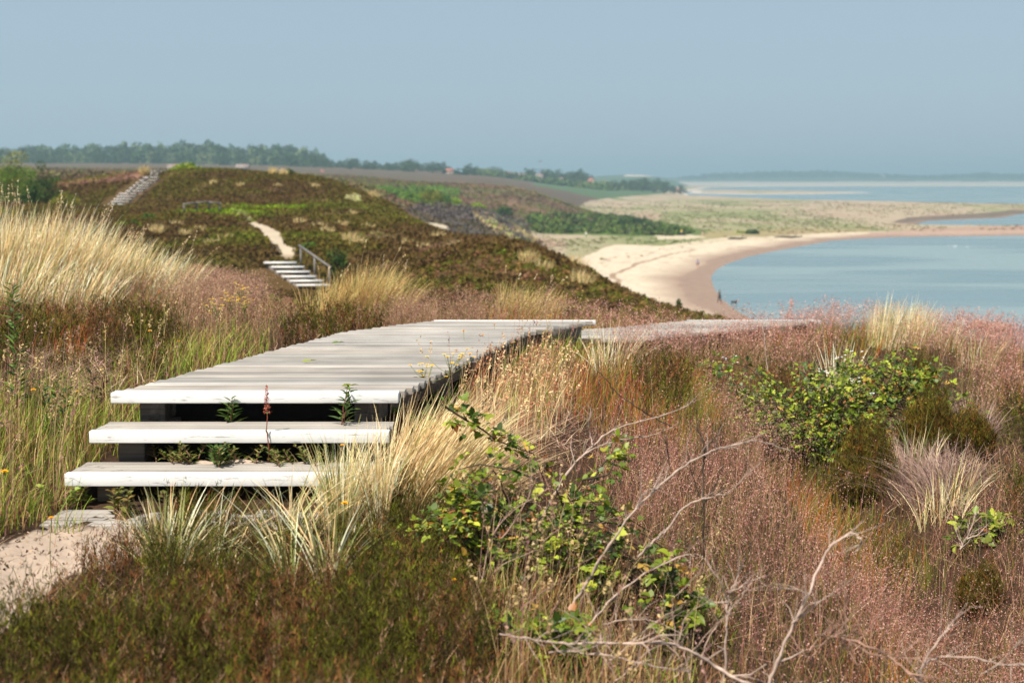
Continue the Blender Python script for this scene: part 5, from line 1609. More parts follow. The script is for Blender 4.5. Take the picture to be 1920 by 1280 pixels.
# ------------------------------------------------------------------ trees and bushes
def crown_geo(w, h, base, nclump, nleaf, leaf, pal, shape='round', seed=0):
    rs = np.random.default_rng(seed)
    g = Geo()
    C = []
    while len(C) < nclump:
        u = rs.uniform(-1, 1, 3)
        t = (u[2] + 1) / 2
        if shape == 'cone': lim = (1 - t) * 0.95 + 0.08
        elif shape == 'bush': lim = math.sqrt(max(0, 1 - t * t)) 
        else: lim = math.sqrt(max(0.02, 1 - (2 * t - 0.9) ** 2 * 0.83))
        rr = math.hypot(u[0], u[1])
        if rr < lim and rr > lim * 0.25: C.append((u[0] * w / 2, u[1] * w / 2, base + t * (h - base)))
    C = np.array(C)
    i = rs.integers(0, nclump, nleaf)
    cr = (w + h - base) * 0.5 * (0.20 if shape != 'cone' else 0.14)
    d = rs.normal(size=(nleaf, 3)); d /= np.linalg.norm(d, axis=1)[:, None]
    pos = C[i] + d * cr * rs.uniform(0.5, 1.0, (nleaf, 1)) * np.array([1, 1, 0.75])
    pos[:, 2] = np.maximum(pos[:, 2], 0.05)
    pal = np.array(pal)
    ct = pal[rs.integers(0, len(pal), nclump)] * rs.uniform(0.75, 1.25, (nclump, 1))
    col = ct[i] * rs.uniform(0.75, 1.3, (nleaf, 1))
    global R
    keepR = R; R = rs
    specks(g, pos, leaf * rs.uniform(0.7, 1.4, nleaf), np.clip(col, 0.004, 0.9))
    R = keepR
    return g, C

def tree(p, h, w, label, pal, shape='round', nclump=40, nleaf=2600, leaf=0.16, base=0.2, name='tree', seed=1, cat='tree', group=None, sink=0.1):
    p = Vector(p); p.z -= sink
    root = empty(name, p); tag(root, label, cat, group)
    g, C = crown_geo(w, h, base * h, nclump, nleaf, leaf, pal, shape, seed)
    gt = Geo()
    r0 = max(0.03, h * 0.018)
    gt.tube([Vector((0, 0, -0.2)), Vector((0.02 * h, 0, h * 0.3)), Vector((0, 0.01 * h, h * 0.62)), Vector((0.01 * h, 0, h * 0.86))], [r0, r0 * 0.8, r0 * 0.5, r0 * 0.2], 7, (1, 1, 1))
    for c in C[:: max(1, len(C) // 9)]:
        b = Vector((0, 0, max(0.15 * h, c[2] * 0.55)))
        c = Vector(c); m = b.lerp(c, 0.5) + Vector((0, 0, 0.04 * h))
        gt.tube([b, m, c], [r0 * 0.5, r0 * 0.32, r0 * 0.12], 5, (1, 1, 1))
    gt.build('trunk', M_BARK, root)
    g.build('crown', M_TREE, root)
    return root

OLIVE = [lin(110, 110, 40), lin(92, 98, 36), lin(132, 126, 48)]
DARKG = [lin(60, 80, 36), lin(48, 70, 34), lin(74, 94, 42)]
MIDG = [lin(80, 108, 42), lin(64, 92, 40), lin(104, 128, 50)]
LIME = [lin(128, 146, 44), lin(108, 130, 42), lin(150, 160, 60)]
def plant_at(px, py, y): 
    p = at(px, py, y); p.z = gz(p.x, p.y); return p
def by(px, pyb, pyt, wpx, y, label, pal, shape='bush', name='bush', n=1500, **k):
    s = F / y
    p = at(px, pyb, y); zg = gz(p.x, p.y)
    h = max(0.4, -(pyt - HORIZON) / F * y - zg)
    p.z = zg
    return tree(p, h, wpx / s, label, pal, shape, k.pop('nclump', 34), n, k.pop('leaf', max(0.10, y * 0.0011)), k.pop('base', 0.06), name, seed=int(abs(px) * 7 + py_seed(pyb)), cat=k.pop('cat', 'bush'), **k)
def py_seed(v): return int(v) % 97
by(-2, 388, 275, 108, 120, 'tall olive tree cut by the left edge of the view', OLIVE, 'round', 'tree', 3600, cat='tree', base=0.15, nclump=50)
by(30, 388, 310, 100, 118, 'rounded mid green tree between the olive and the pointed dark one', MIDG, 'round', 'tree', 3200, cat='tree', base=0.05, nclump=44)
by(82, 387, 303, 80, 117, 'pointed dark conifer like tree third from the left edge', DARKG, 'cone', 'tree', 3400, cat='tree', base=0.02, nclump=60)
by(58, 388, 326, 40, 117.5, 'small dark tree joined to the left side of the pointed tree', DARKG, 'cone', 'tree', 1400, cat='tree', base=0.02)
by(122, 388, 352, 54, 114, 'low olive bush right of the pointed dark tree', OLIVE)
by(108, 342, 331, 12, 165, 'tiny round bush on the edge of the brown heath plain', MIDG, n=600)
by(350, 332, 306, 52, 143, 'bright lime green bush on the hilltop right of the fence', LIME, n=2200)
by(326, 334, 318, 22, 141, 'smaller lime green bush at the left of the bright hilltop bush', LIME, n=900)
by(545, 334, 315, 24, 152, 'small dark green bush on the right shoulder of the hilltop', DARKG, n=1000)
by(240, 452, 426, 74, 82, 'wide green bush in the dark heather behind the marram crest', MIDG[:1] + OLIVE, n=2200)
by(278, 432, 410, 36, 88, 'smaller dark green bush behind the wide one in the heather', MIDG, n=1000)
by(579, 474, 452, 36, 70, 'round green bush beside the handrail of the pale stairs', MIDG, n=1300)
by(632, 478, 452, 40, 66, 'dark bush right of the round green one above the marram', DARKG, n=1200)
by(730, 392, 362, 32, 300, 'dark green bush at the left end of the green thicket', DARKG, n=1200)
for i, (px, a, b, w, lab, pal) in enumerate([(770, 384, 362, 50, 'green bush left in the thicket above the grey scarp', MIDG), (800, 386, 352, 60, 'olive topped bush in the middle of the thicket above the scarp', OLIVE),
                                        (828, 388, 360, 46, 'mid green bush right of the middle of the thicket', MIDG), (850, 390, 366, 30, 'light green bush at the right end of the thicket', LIME)]):
    by(px, a, b, w, 310 + i * 6, lab, pal, n=1500)
by(895, 402, 380, 34, 400, 'light green bush on the slope right of the scarp top', LIME, n=1000)
by(947, 416, 387, 28, 400, 'dark upright bush on the edge above the sandy slope', DARKG, 'round', n=1200)
by(925, 410, 394, 40, 405, 'mid green bush left of the dark upright one', MIDG, n=1000)
by(1062, 412, 396, 14, 520, 'small dark bush at the foot of the brown hillock', DARKG, n=500)
by(1102, 418, 402, 16, 500, 'small round bush at the end of the brown hillock', MIDG, n=500)
by(1186, 428, 403, 50, 455, 'large dark domed bush at the right end of the beach scrub', DARKG, n=1800)
by(1212, 430, 416, 30, 450, 'lower dark bush at the right foot of the large domed one', DARKG, n=900)
by(1410, 444, 429, 26, 420, 'dark green bush alone in the dune grass by the beach', DARKG, n=900)
by(1388, 443, 433, 20, 425, 'small light green bush left of the lone dark one', LIME, n=500)
by(1272, 566, 552, 10, 52, 'small dark heather tuft against the sand on the near ridge', DARKG, n=300)

# pale grass tufts on the dark hills
GT = 'pale grass tufts on the hills'
for k, (px, py, h, lab) in enumerate([(294, 440, 0.8, 'pale grass tuft in dark heather left of the green patch'), (655, 455, 0.8, 'pale grass tuft above the right side of the fanned marram'), (700, 372, 0.9, 'pale tuft on the crest edge near the bare sand patch'),
     (668, 462, 0.7, 'pale grass tuft on the slope right of the dark bush'), (820, 450, 0.6, 'pale tuft on the ridge below the grey scarp'), (1085, 505, 0.8, 'large pale tuft on the near ridge above the beach'), (1090, 535, 0.8, 'pale tuft low on the near ridge above the beach'),
     (990, 490, 0.6, 'small pale tuft on the near ridge left of the large one'), (705, 445, 0.5, 'thin pale tuft on the olive slope'), (510, 328, 1.0, 'pale grass tuft left on the hilltop skyline'), (530, 330, 0.9, 'pale grass tuft right on the hilltop skyline'), (268, 328, 1.2, 'pale grass tuft on the skyline beside the stair head'), (346, 444, 0.6, 'pale grass tuft right of the heather hollow'), (612, 440, 0.6, 'straw tuft right of the sand path')] + [(px_, py_, 0.55, 'small pale grass tuft dotted over the dark heather between stairs and beach') for px_, py_ in
     ((330, 425), (372, 436), (420, 452), (395, 460), (560, 420), (600, 428), (640, 425), (690, 430), (660, 405), (720, 455), (760, 462), (790, 470), (845, 468), (1020, 505), (1150, 540), (450, 350), (520, 352), (590, 352), (400, 345))]):
    q = on(px, py)
    tussock(px, py, 130 if h > 0.56 else 70, h, 0.35, 0.3, lab, 0.2, 0.1, 0.02, GT, S=3, name='grass_tuft', pal=[lin(226, 204, 150), lin(206, 180, 126), lin(190, 160, 116)])

# ------------------------------------------------------------------ far woods
FARG = [lin(58, 82, 44), lin(48, 70, 40), lin(74, 94, 50), lin(66, 78, 46)]
def forest():
    g = Geo()
    top = lambda px: np.interp(px, [-200, 0, 30, 75, 100, 125, 150, 165, 200, 260, 320, 390, 425, 440, 470, 530, 575, 598, 612, 625], [280, 279, 275, 271, 277, 270, 276, 270, 268, 269, 267, 266, 272, 274, 270, 271, 276, 282, 295, 306])
    for row, (y, sc, n) in enumerate(((1420, 1.0, 230), (1290, 0.9, 220), (1180, 0.62, 150))):
        for k in range(n):
            px = R.uniform(-200, 622)
            p = at(px, 306, y + R.uniform(-40, 40)); p.z = gz(p.x, p.y) - 1
            H = (-(top(px) - HORIZON) / F * p.y - p.z) * sc * R.uniform(0.86, 1.03)
            if H < 3: continue
            w = H * R.uniform(0.5, 0.8)
            pal = FARG if R.random() < 0.85 else [lin(110, 126, 84), lin(126, 134, 92)]
            gg, _ = crown_geo(w, H, H * 0.08, 16, 150, H * 0.13, pal, 'cone' if R.random() < 0.25 else 'round', int(R.integers(1e6)))
            g.add(gg.v[0] + np.array([p.x, p.y, p.z], np.float32), gg.f[3][0], gg.c[0])
    for k in range(700):                                            # wooded shore across the water
        px = R.uniform(1270, 2200)
        y = 5350 + R.uniform(-250, 100)
        p = at(px, 340, y); p.z = max(gz(p.x, p.y), SEA) - 1
        if inpoly(np.array([px]), np.array([1.0]), [(1635, 0), (1665, 0), (1665, 2), (1635, 2)])[0] and R.random() < .7: continue
        H = R.uniform(9, 17) * np.interp(px, [1270, 1330, 1540, 1650, 1750, 1830, 1900, 2200], [0.4, 1, 1.2, .8, .7, 1.1, .9, .9])
        gg, _ = crown_geo(H * 2.4, H, 0, 12, 60, H * 0.5, FARG, 'round', int(R.integers(1e6)))
        g.add(gg.v[0] + np.array([p.x, p.y, p.z], np.float32), gg.f[3][0], gg.c[0])
    tag(g.build('forest', M_TREE), kind='stuff')
forest()
g = Geo()                                                           # bare dunes above the far shore
for px, w, h in ((1645, 60, 7), (1815, 50, 6), (1862, 46, 6)):
    p = at(px, 332, 5600); zt = -(329 - HORIZON) / F * 5600 + 3
    nx = 24; U, V_ = np.meshgrid(np.linspace(-1, 1, nx), np.linspace(-1, 1, 10))
    Z = zt - 26 + 26 * np.maximum(0, 1 - U ** 2) * np.maximum(0, 1 - V_ ** 2) * (1 + 0.8 * fbm(U * 3 + px, V_ * 3, 6))
    idx = np.arange(nx * 10).reshape(10, nx)
    f = np.stack([idx[:-1, :-1], idx[:-1, 1:], idx[1:, 1:], idx[1:, :-1]], -1).reshape(-1, 4)
    g.add(np.stack([p.x + U * w * 1.6, p.y + V_ * 120, Z], -1).reshape(-1, 3), f, C_SAND)
tag(g.build('dunes', plain_mat('dune_sand', C_SAND, 0.95, 0.1, 0.05, 0.15, attr=True), smooth=True), kind='structure')

protos = []
for i, (shape, w, base) in enumerate((('round', 0.75, 0.10), ('round', 0.95, 0.12), ('cone', 0.5, 0.04), ('round', 0.6, 0.12))):
    protos.append((crown_geo(w, 1.0, base, 22, 420, 0.085, FARG, shape, 40 + i)[0], i))
CROWN = {}; TRUNK = {}
def far_tree(px, pyb, pyt, wk, y, kind, label, group):
    p = at(px, pyb, y); zg = min(gz(p.x, p.y), p.z)
    H = -(pyt - HORIZON) / F * y - zg
    p.z = zg - 0.3
    root = empty('tree', p); tag(root, label, 'tree', group)
    if kind not in CROWN:
        c = protos[kind][0].build('crown', M_TREE); CROWN[kind] = c
        t = Geo().tube([Vector((0, 0, -0.05)), Vector((0, 0, 0.4)), Vector((0.01, 0, 0.8))], [0.025, 0.018, 0.006], 6, (1, 1, 1)).build('trunk', M_BARK); TRUNK[kind] = t
    else:
        c = CROWN[kind].copy(); COL.objects.link(c); t = TRUNK[kind].copy(); COL.objects.link(t)
    c.parent = root; t.parent = root
    root.scale = (H * wk, H * wk, H); root.rotation_euler = (0, 0, random.uniform(0, 6.28))
rr = random.Random(4)
top = lambda px: np.interp(px, [610, 640, 655, 680, 720, 750, 765, 780, 800, 832, 836, 850, 880, 900, 915, 935, 950, 990, 1010, 1030, 1045, 1060, 1080, 1098, 1110, 1130, 1180, 1205, 1240, 1262, 1285],
                                [300, 300, 296, 302, 306, 306, 300, 302, 307, 303, 314, 312, 309, 316, 312, 310, 318, 312, 322, 310, 322, 318, 316, 322, 335, 336, 334, 330, 334, 342, 346])
LR = 'dark green tree in the thin tree line along the far heath ridge'
for k in range(46):
    px = 612 + k * 6.2 + rr.uniform(-3, 3)
    far_tree(px, top(px) + 18, top(px) - 3 + rr.uniform(0, 5), rr.uniform(1.0, 1.7), 1180 + rr.uniform(-40, 40), rr.choice([0, 1, 3, 0, 2]), LR, 'trees along the far heath ridge')
for (px, pb, pt, k_, lab) in ((656, 318, 294, 0.9, 'pointed tree rising above the left part of the far heath ridge line'), (684, 318, 299, .8, 'smaller pointed tree right of the first on the far ridge line'), (834, 320, 303, .8, 'pointed tree beside the pale house at the end of the ridge line'), (766, 318, 299, 1.6, 'broad domed tree in the middle of the far heath ridge line')):
    far_tree(px, pb, pt, k_, 1120, 2 if k_ < 1 else 1, lab, None)
VG = 'bushy green tree among the houses of the far village'
for k in range(64):
    px = 895 + k * 6.1 + rr.uniform(-4, 4)
    if any(abs(px - h_) < 5 for h_ in (952, 964, 976, 1011, 1108)): continue
    t_ = top(px)
    d_ = rr.choice([1400, 1480, 1560])
    far_tree(px, np.interp(px, [895, 1000, 1100, 1200, 1290], [334, 346, 352, 355, 355]), t_ - 2 + rr.uniform(0, 9), rr.uniform(0.9, 1.5), d_, rr.choice([0, 1, 3]), VG, 'trees of the far village')
for (px, pb, pt, k_, lab) in ((995, 346, 315, 1.0, 'rounded dark tree standing before the largest red roofed house'), (1027, 350, 308, 0.7, 'tallest pointed tree at the middle of the far village'), (1041, 350, 318, 0.8, 'narrow tree right of the tallest one in the far village'), (1072, 352, 317, 1.3, 'broad tree left of the biggest clump in the far village'), (1090, 352, 316, 1.2, 'big rounded tree at the right of the far village clump'), (1206, 355, 329, 0.9, 'tall dark tree standing alone right of the far village'), (1182, 355, 334, 1.0, 'broad tree left of the tall lone one'), (1245, 355, 335, 1.2, 'wide dark tree near the water at the right end of the village')):
    far_tree(px, pb, pt, k_, 1380, 2 if 'pointed' in lab else 3, lab, None)

# ------------------------------------------------------------------ houses of the far village
M_RED = plain_mat('red_brick', lin(168, 112, 100), 0.85, 0.2, 1.5, 0.15)
M_PALE = plain_mat('pale_render', lin(196, 168, 150), 0.85, 0.2, 1.5, 0.12)
M_ROOF = plain_mat('tile_roof', lin(150, 96, 84), 0.8, 0.2, 2, 0.2)
M_THATCH = plain_mat('thatch', lin(128, 116, 108), 0.95, 0.1, 3, 0.25)
M_GLASS = plain_mat('window_glass', (0.03, 0.04, 0.05), 0.15, 0.5, 3, 0.1)
M_DOOR = plain_mat('painted_door', lin(90, 60, 50), 0.6, 0.3, 3, 0.1)
def house(px, pyb, wpx, hpx, y, wall, roof, label, gable=False, rz=0.0):
    s = F / y; w = wpx / s; H = hpx / s
    p = at(px, pyb, y); p.z = min(p.z, gz(p.x, p.y) + 1.0)
    root = empty('house', p, rz); tag(root, label, 'house')
    if gable: wx, wy = w / 2, w * 0.85
    else: wx, wy = w / 2, w * 0.28
    e = H * 0.45
    gw = Geo().box((-wx, -wy, -2), (wx, wy, e))
    ax = 1 if gable else 0
    if gable:
        gw.add([(-wx, -wy, e), (wx, -wy, e), (0, -wy, H * 0.97), (-wx, wy, e), (wx, wy, e), (0, wy, H * 0.97)], [(0, 1, 2), (4, 3, 5)])
        v = [(-wx * 1.12, -wy * 1.05, e - 0.2), (0, -wy * 1.05, H), (wx * 1.12, -wy * 1.05, e - 0.2), (-wx * 1.12, wy * 1.05, e - 0.2), (0, wy * 1.05, H), (wx * 1.12, wy * 1.05, e - 0.2)]
    else:
        gw.add([(-wx, -wy, e), (-wx, wy, e), (-wx, 0, H * 0.97), (wx, -wy, e), (wx, wy, e), (wx, 0, H * 0.97)], [(1, 0, 2), (3, 4, 5)])
        v = [(-wx * 1.05, -wy * 1.14, e - 0.2), (-wx * 1.05, 0, H), (-wx * 1.05, wy * 1.14, e - 0.2), (wx * 1.05, -wy * 1.14, e - 0.2), (wx * 1.05, 0, H), (wx * 1.05, wy * 1.14, e - 0.2)]
    v = v + [(a, b, c + 0.35) for a, b, c in v]
    f = [(0, 1, 4, 3), (1, 2, 5, 4), (6, 9, 10, 7), (7, 10, 11, 8), (0, 3, 9, 6), (2, 8, 11, 5), (0, 6, 7, 1), (1, 7, 8, 2), (3, 4, 10, 9), (4, 5, 11, 10)]
    gw.build('wall', wall, root)
    ro = Geo().add(v, f).build('roof', roof, root)
    Geo().box((-0.5 + wx * 0.3, -0.4, H * 0.8), (0.5 + wx * 0.3, 0.4, H * 1.12)).build('chimney', M_RED, ro)
    for k in (-0.6, 0.55):
        Geo().box((wx * k - 0.6, -wy - 0.06, e * 0.35), (wx * k + 0.6, -wy + 0.05, e * 0.8)).build('window', M_GLASS, root)
    Geo().box((-0.5, -wy - 0.07, -0.3), (0.5, -wy + 0.05, e * 0.75)).build('door', M_DOOR, root)
    return root
house(952, 330, 12, 8, 1330, M_PALE, M_ROOF, 'pale orange house at the upper left of the far village')
house(965, 329, 10, 8, 1340, M_RED, M_ROOF, 'small reddish house just right of the pale orange one')
house(976, 343, 19, 17, 1300, M_RED, M_THATCH, 'largest red brick house with a broad grey roof in the far village')
house(1011, 343, 14, 16, 1300, M_RED, M_THATCH, 'red brick house with a grey roof right of the rounded dark tree')
house(1052, 339, 8, 8, 1380, M_PALE, M_THATCH, 'small pale house half hidden among the village trees')
house(1108, 347, 10, 13, 1360, M_PALE, M_ROOF, 'house with an orange gable at the right of the big tree clump', True, 0.4)
house(1132, 337, 9, 6, 1700, M_PALE, M_ROOF, 'pale low house behind the trees right of the orange gable')
house(1172, 350, 9, 8, 1420, M_PALE, M_THATCH, 'grey roofed house low among bushes left of the tall lone tree')
house(1273, 349, 9, 8, 1600, M_RED, M_ROOF, 'small red roofed house nearest the water')
house(1232, 356, 9, 7, 1500, M_PALE, M_THATCH, 'pale house low on the marsh edge left of the water')
house(843, 321, 14, 7, 1150, M_PALE, M_ROOF, 'pale house at the right end of the far ridge tree line')
house(605, 327, 7, 7, 900, M_RED, M_ROOF, 'small red house right of the far forest')
house(455, 321, 24, 12, 760, M_RED, M_THATCH, 'brick house with grey roof behind the hilltop, below the forest')
house(326, 326, 22, 16, 520, M_PALE, M_THATCH, 'house with rounded thatched roof peeking over the hilltop bush')

# ------------------------------------------------------------------ people and a dog on the beach
def skin_obj(name, verts, edges, radii, mat, parent, levels=2):
    me = bpy.data.meshes.new(name)
    me.from_pydata(verts, edges, [])
    o = bpy.data.objects.new(name, me); COL.objects.link(o); o.parent = parent
    me.materials.append(mat)
    o.modifiers.new('skin', 'SKIN')
    for i, r in enumerate(radii):
        me.skin_vertices[0].data[i].radius = (r, r) if not hasattr(r, '__len__') else r
        me.skin_vertices[0].data[i].use_root = (i == 0)
    s = o.modifiers.new('smooth', 'SUBSURF'); s.levels = levels; s.render_levels = levels
    return o

M_SKIN = plain_mat('skin', lin(206, 150, 124), 0.6, 0.3, 20, 0.06)
M_HAIR = plain_mat('hair', lin(70, 50, 38), 0.7, 0.3, 40, 0.2)
def cloth(name, c): return plain_mat(name, lin(*c), 0.85, 0.15, 25, 0.12)

def person(px, py, label, top, legs, h=1.74, turn=0.0, stride=0.2, base=None, short_legs=False, hair=True):
    p = on(px, py) if base is None else base
    root = empty('person', p, turn); tag(root, label, 'person')
    k = h / 1.74
    st = stride
    V = {'pel': (0, 0, .95), 'wst': (0, 0, 1.08), 'chs': (0, 0.0, 1.30), 'nck': (0, -0.01, 1.47), 'hd0': (0, -.025, 1.55), 'hd1': (0, -.03, 1.64), 'hd2': (0, -.02, 1.71)}
    E = [('pel', 'wst'), ('wst', 'chs'), ('chs', 'nck'), ('nck', 'hd0'), ('hd0', 'hd1'), ('hd1', 'hd2')]
    RD_ = {'pel': (.155, .12), 'wst': (.14, .10), 'chs': (.165, .11), 'nck': .055, 'hd0': .075, 'hd1': .095, 'hd2': .07}
    for s, n in ((-1, 'l'), (1, 'r')):
        V.update({'hip' + n: (.09 * s, 0, .90), 'kne' + n: (.10 * s, -st * s * .55 - .02, .49), 'ank' + n: (.10 * s, -st * s, .08), 'toe' + n: (.11 * s, -st * s - .17, .03),
                  'sh' + n: (.19 * s, 0, 1.40), 'elb' + n: (.25 * s, st * s * .45 + .03, 1.12), 'wri' + n: (.26 * s, st * s * .8 - .08, .89), 'pal' + n: (.26 * s, st * s * .9 - .11, .82)})
        E += [('pel', 'hip' + n), ('hip' + n, 'kne' + n), ('kne' + n, 'ank' + n), ('ank' + n, 'toe' + n), ('chs', 'sh' + n), ('sh' + n, 'elb' + n), ('elb' + n, 'wri' + n), ('wri' + n, 'pal' + n)]
        RD_.update({'hip' + n: .095, 'kne' + n: .06, 'ank' + n: .042, 'toe' + n: .035, 'sh' + n: .062, 'elb' + n: .043, 'wri' + n: .03, 'pal' + n: .034})
        for fi, (dx, ln) in enumerate(((-.03, .06), (-.012, .085), (.006, .09), (.022, .08), (.034, .065))):
            a = V['pal' + n]
            V['f%d%s' % (fi, n)] = (a[0] + dx * .6, a[1] + dx, a[2] - ln)
            E.append(('pal' + n, 'f%d%s' % (fi, n))); RD_['f%d%s' % (fi, n)] = .009
    names = list(V)
    sc = lambda v: tuple(c * k for c in v)
    skin_obj('body', [sc(V[n]) for n in names], [(names.index(a), names.index(b)) for a, b in E], [tuple(c * k for c in RD_[n]) if isinstance(RD_[n], tuple) else RD_[n] * k for n in names], M_SKIN, root)
    def garment(name, keep, mat, grow=0.022, cut=None):
        nn = [n for n in names if n in keep]
        VV = {n: V[n] for n in nn}
        if cut: VV.update(cut)
        ee = [(nn.index(a), nn.index(b)) for a, b in E if a in nn and b in nn]
        skin_obj(name, [sc(VV[n]) for n in nn], ee, [tuple((c + grow) * k for c in RD_[n]) if isinstance(RD_[n], tuple) else (RD_[n] + grow) * k for n in nn], mat, root)
    garment('jacket' if not short_legs else 'top', ['wst', 'chs', 'shl', 'shr', 'elbl', 'elbr'] + ([] if short_legs else ['wril', 'wrir']), top)
    cut = None
    if short_legs: cut = {'knel': (-.1, st * .35, .62), 'kner': (.1, -st * .35, .62)}
    garment('trousers' if not short_legs else 'shorts', ['pel', 'hipl', 'hipr', 'knel', 'kner'] + ([] if short_legs else ['ankl', 'ankr']), legs, 0.02, cut)
    if hair:
        g = Geo(); n = 9
        for i in range(5):
            pass
        th = np.linspace(0, math.pi * 0.56, 6); ph = np.linspace(0, 2 * math.pi, 13)[:-1]
        T, Ph = np.meshgrid(th, ph, indexing='ij')
        vv = np.stack([0.108 * np.sin(T) * np.cos(Ph), 0.012 + 0.116 * np.sin(T) * np.sin(Ph), 1.63 + 0.135 * np.cos(T)], -1).reshape(-1, 3) * k
        idx = np.arange(72).reshape(6, 12); nx = np.roll(idx, -1, axis=1)
        f = np.stack([idx[:-1], idx[1:], nx[1:], nx[:-1]], -1).reshape(-1, 4)
        g.add(vv, f).build('hair', M_HAIR, root, smooth=True)
    return root
M_BLUE = cloth('blue_cloth', (70, 120, 176)); M_DARK = cloth('dark_cloth', (44, 50, 60)); M_BLACK = cloth('black_cloth', (40, 44, 44))
M_YEL = cloth('yellow_cloth', (236, 196, 60)); M_WHITE = cloth('white_cloth', (230, 228, 222)); M_GRN = cloth('green_cloth', (92, 150, 70)); M_PINK = cloth('pink_cloth', (206, 156, 152)); M_NAVY = cloth('navy_cloth', (50, 66, 100)); M_SAND_ = cloth('beige_cloth', (200, 180, 156))
person(1308, 503, 'person in a blue jacket and dark shorts walking on the dry sand', M_BLUE, M_DARK, 1.74, 2.6, 0.22, short_legs=True)
person(1349, 568, 'person in dark clothes walking along the water edge with the dog', M_BLACK, M_DARK, 1.82, -2.2, 0.20)
d = ray(1484, 576); t = SEA / d.z
person(0, 0, 'person in pink bathing clothes wading in the shallow water', M_PINK, M_PINK, 1.66, 0.6, 0.06, base=Vector((d.x * t, d.y * t, SEA - 0.35)), short_legs=True)
person(1278, 442, 'person in a bright yellow jacket standing by the dune grass', M_YEL, M_NAVY, 1.8, 0.4, 0.15)
person(1317, 442, 'person in dark top and pale trousers right of the yellow jacket', M_DARK, M_SAND_, 1.75, 2.9, 0.2)
person(1099, 446, 'person in white top and green trousers at the edge of the scrub', M_WHITE, M_GRN, 1.75, 3.0, 0.12)
M_FUR = plain_mat('dark_fur', lin(62, 52, 46), 0.9, 0.1, 30, 0.3)
p = on(1376, 572)
root = empty('dog', p, 1.2); tag(root, 'small dark dog trotting at the water edge near its owner', 'dog')
V = [(0, 0, .46), (0, .25, .47), (0, -.25, .45), (0, -.37, .56), (0, -.46, .63), (0, -.60, .59), (0, .40, .52), (0, .58, .62)]
E = [(0, 1), (0, 2), (2, 3), (3, 4), (4, 5), (1, 6), (6, 7)]; rd = [.12, .11, .145, .085, .085, .04, .03, .018]
for s in (-1, 1):
    b = len(V); V += [(.09 * s, -.25, .28), (.09 * s, -.24 - .08 * s, .14), (.09 * s, -.27 - .1 * s, .02)]; E += [(2, b), (b, b + 1), (b + 1, b + 2)]; rd += [.055, .035, .03]
    b = len(V); V += [(.09 * s, .20, .30), (.09 * s, .33 + .05 * s, .19), (.09 * s, .27 + .08 * s, .02)]; E += [(1, b), (b, b + 1), (b + 1, b + 2)]; rd += [.075, .035, .03]
    b = len(V); V += [(.06 * s, -.43, .72)]; E += [(4, b)]; rd += [.025]
skin_obj('body', V, E, rd, M_FUR, root)

# ------------------------------------------------------------------ birds, stones, post
def bird(p, label, flying, s, mat, cat='bird', rz=0.0):
    root = empty('bird', p, rz); tag(root, label, cat)
    g = Geo()
    g.tube([Vector((0, -.26, .02)) * s, Vector((0, -.2, .03)) * s, Vector((0, -.05, 0)) * s, Vector((0, .12, 0)) * s, Vector((0, .3, .03)) * s], [.03 * s, .055 * s, .1 * s, .085 * s, .02 * s], 8)
    if not flying:
        g.tube([Vector((0, -.16, .03)) * s, Vector((0, -.25, .16)) * s, Vector((0, -.22, .3)) * s, Vector((0, -.28, .36)) * s, Vector((0, -.4, .33)) * s], [.05 * s, .035 * s, .03 * s, .042 * s, .012 * s], 7)
    g.build('body', mat, root, smooth=True)
    for sg in (-1, 1):
        w = Geo()
        if flying: v = [(.05*sg, -.12, .03), (.05*sg, .08, .03), (.42*sg, -.16, .17), (.42*sg, .04, .15), (.8*sg, .05, .06)]
        else: v = [(.08*sg, -.12, .06), (.1*sg, .05, .0), (.09*sg, .12, .1), (.07*sg, .26, .06), (.02*sg, .42, .1)]
        v = [tuple(c * s for c in q) for q in v]
        v2 = [(a, b, c - 0.015 * s) for a, b, c in v]
        w.add(v + v2, [(0, 1, 3, 2), (5, 7, 8, 6), (0, 2, 7, 5), (1, 6, 8, 3)]).add(v + v2, [(2, 3, 4), (7, 9, 8), (2, 4, 9), (2, 9, 7), (3, 8, 9), (3, 9, 4)])
        w.build('wing', mat, root)
M_WF = plain_mat('white_feather', (0.8, 0.8, 0.78), 0.7, 0.2, 10, 0.05)
M_DF = plain_mat('brown_feather', lin(96, 60, 48), 0.8, 0.1, 10, 0.2)
bird(at(1013, 303, 150), 'small brown bird of prey in flight above the far village', True, 0.42, M_DF, rz=0.6)
for px, py, lab in ((1779, 463, 'white swan on the bay, left one of the close pair'), (1790, 463, 'white swan on the bay, right one of the close pair'), (1813, 464, 'white swan on the bay apart from the pair, nearest the right edge')):
    d = ray(px, py); t = SEA / d.z
    bird(Vector((d.x * t, d.y * t, SEA + 0.05)), lab, False, 1.25, M_WF, rz=random.uniform(0, 6))

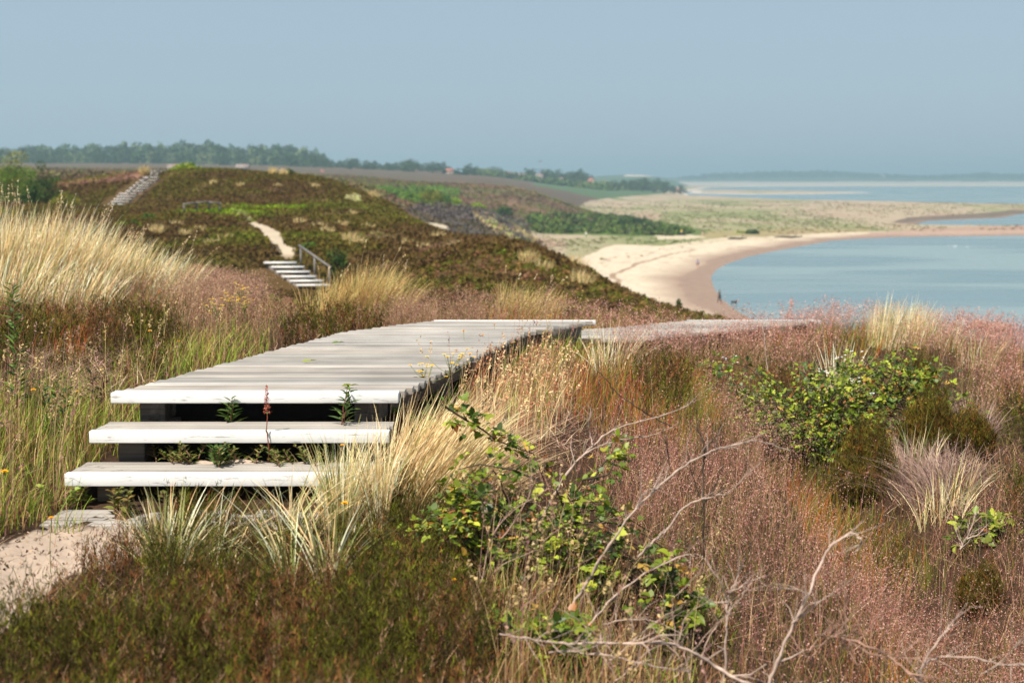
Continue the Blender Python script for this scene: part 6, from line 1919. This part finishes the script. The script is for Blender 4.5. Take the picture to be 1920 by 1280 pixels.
def boulder(px, py, y, r, label, c, seed, name='boulder', squash=0.7):
    p = at(px, py, y); p.z = max(gz(p.x, p.y), SEA) + r * 0.25
    bm = bmesh.new(); bmesh.ops.create_icosphere(bm, subdivisions=3, radius=1)
    for v in bm.verts:
        q = v.co
        k = 1 + 0.5 * float(fbm(np.array([q.x * 1.3 + seed]), np.array([q.y * 1.3 + q.z * 1.7]), seed)[0]) + 0.18 * float(fbm(np.array([q.x * 5 + seed]), np.array([q.y * 5 + q.z * 6]), seed)[0])
        v.co = Vector((q.x * k * r * 1.25, q.y * k * r, q.z * k * r * squash))
    me = bpy.data.meshes.new(name); bm.to_mesh(me); bm.free()
    me.materials.append(plain_mat('stone', c, 0.9, 0.2, 2.5, 0.25, 0.6))
    o = bpy.data.objects.new(name, me); COL.objects.link(o); o.location = p; o.rotation_euler = (0, 0, seed)
    return tag(o, label, 'boulder')
boulder(1788, 604, 166, 0.55, 'white boulder at the sea edge, left one of the bright group', (0.34, 0.33, 0.31), 1)
boulder(1802, 603, 165, 0.8, 'largest white boulder at the sea edge behind the pink grass', (0.36, 0.345, 0.33), 2)
boulder(1815, 607, 164, 0.55, 'white boulder at the sea edge, right one of the bright group', (0.32, 0.31, 0.3), 3)
boulder(1834, 612, 163, 1.0, 'brown boulder right of the white ones at the sea edge', lin(150, 120, 104), 4)
boulder(1852, 614, 162, 0.9, 'brown boulder second from the white ones at the sea edge', lin(136, 112, 100), 5)
boulder(1874, 618, 160, 1.1, 'brown boulder nearest the right edge at the sea', lin(146, 124, 110), 6)
boulder(1304, 598, 168, 0.5, 'dark stone on the wet sand', lin(90, 76, 66), 7)
p = on(1180, 441)
po = empty('post', p); tag(po, 'thin grey post standing at the back of the beach', 'post')
Geo().tube([p - p + Vector((0, 0, -0.3)), Vector((0, 0, 1.0)), Vector((0, 0, 2.0))], [0.09, 0.085, 0.08], 8).build('shaft', M_RAIL, po)
Geo().box((-0.13, -0.13, 2.0), (0.13, 0.13, 2.1)).build('cap', M_RAIL, po)
for px, py, ln, lab in ((1383, 449, 5, 'dark driftwood log on the sand left of the lone bush'), (1478, 446, 8, 'long dark driftwood log in the dune grass by the curving shore')):
    p = on(px, py)
    g = Geo().tube([Vector((-ln / 2, 0, .1)), Vector((-ln / 5, .2, .3)), Vector((ln / 5, 0, .25)), Vector((ln / 2, .3, .45))], [.3, .32, .25, .12], 8, (1, 1, 1))
    g.tube([Vector((ln / 6, 0, .25)), Vector((ln / 4, -.1, .7)), Vector((ln / 3.5, -.1, 1.0))], [.14, .09, .05], 6, (1, 1, 1))
    o = g.build('driftwood_log', M_BARK, smooth=True); o.location = p
    tag(o, lab, 'driftwood')
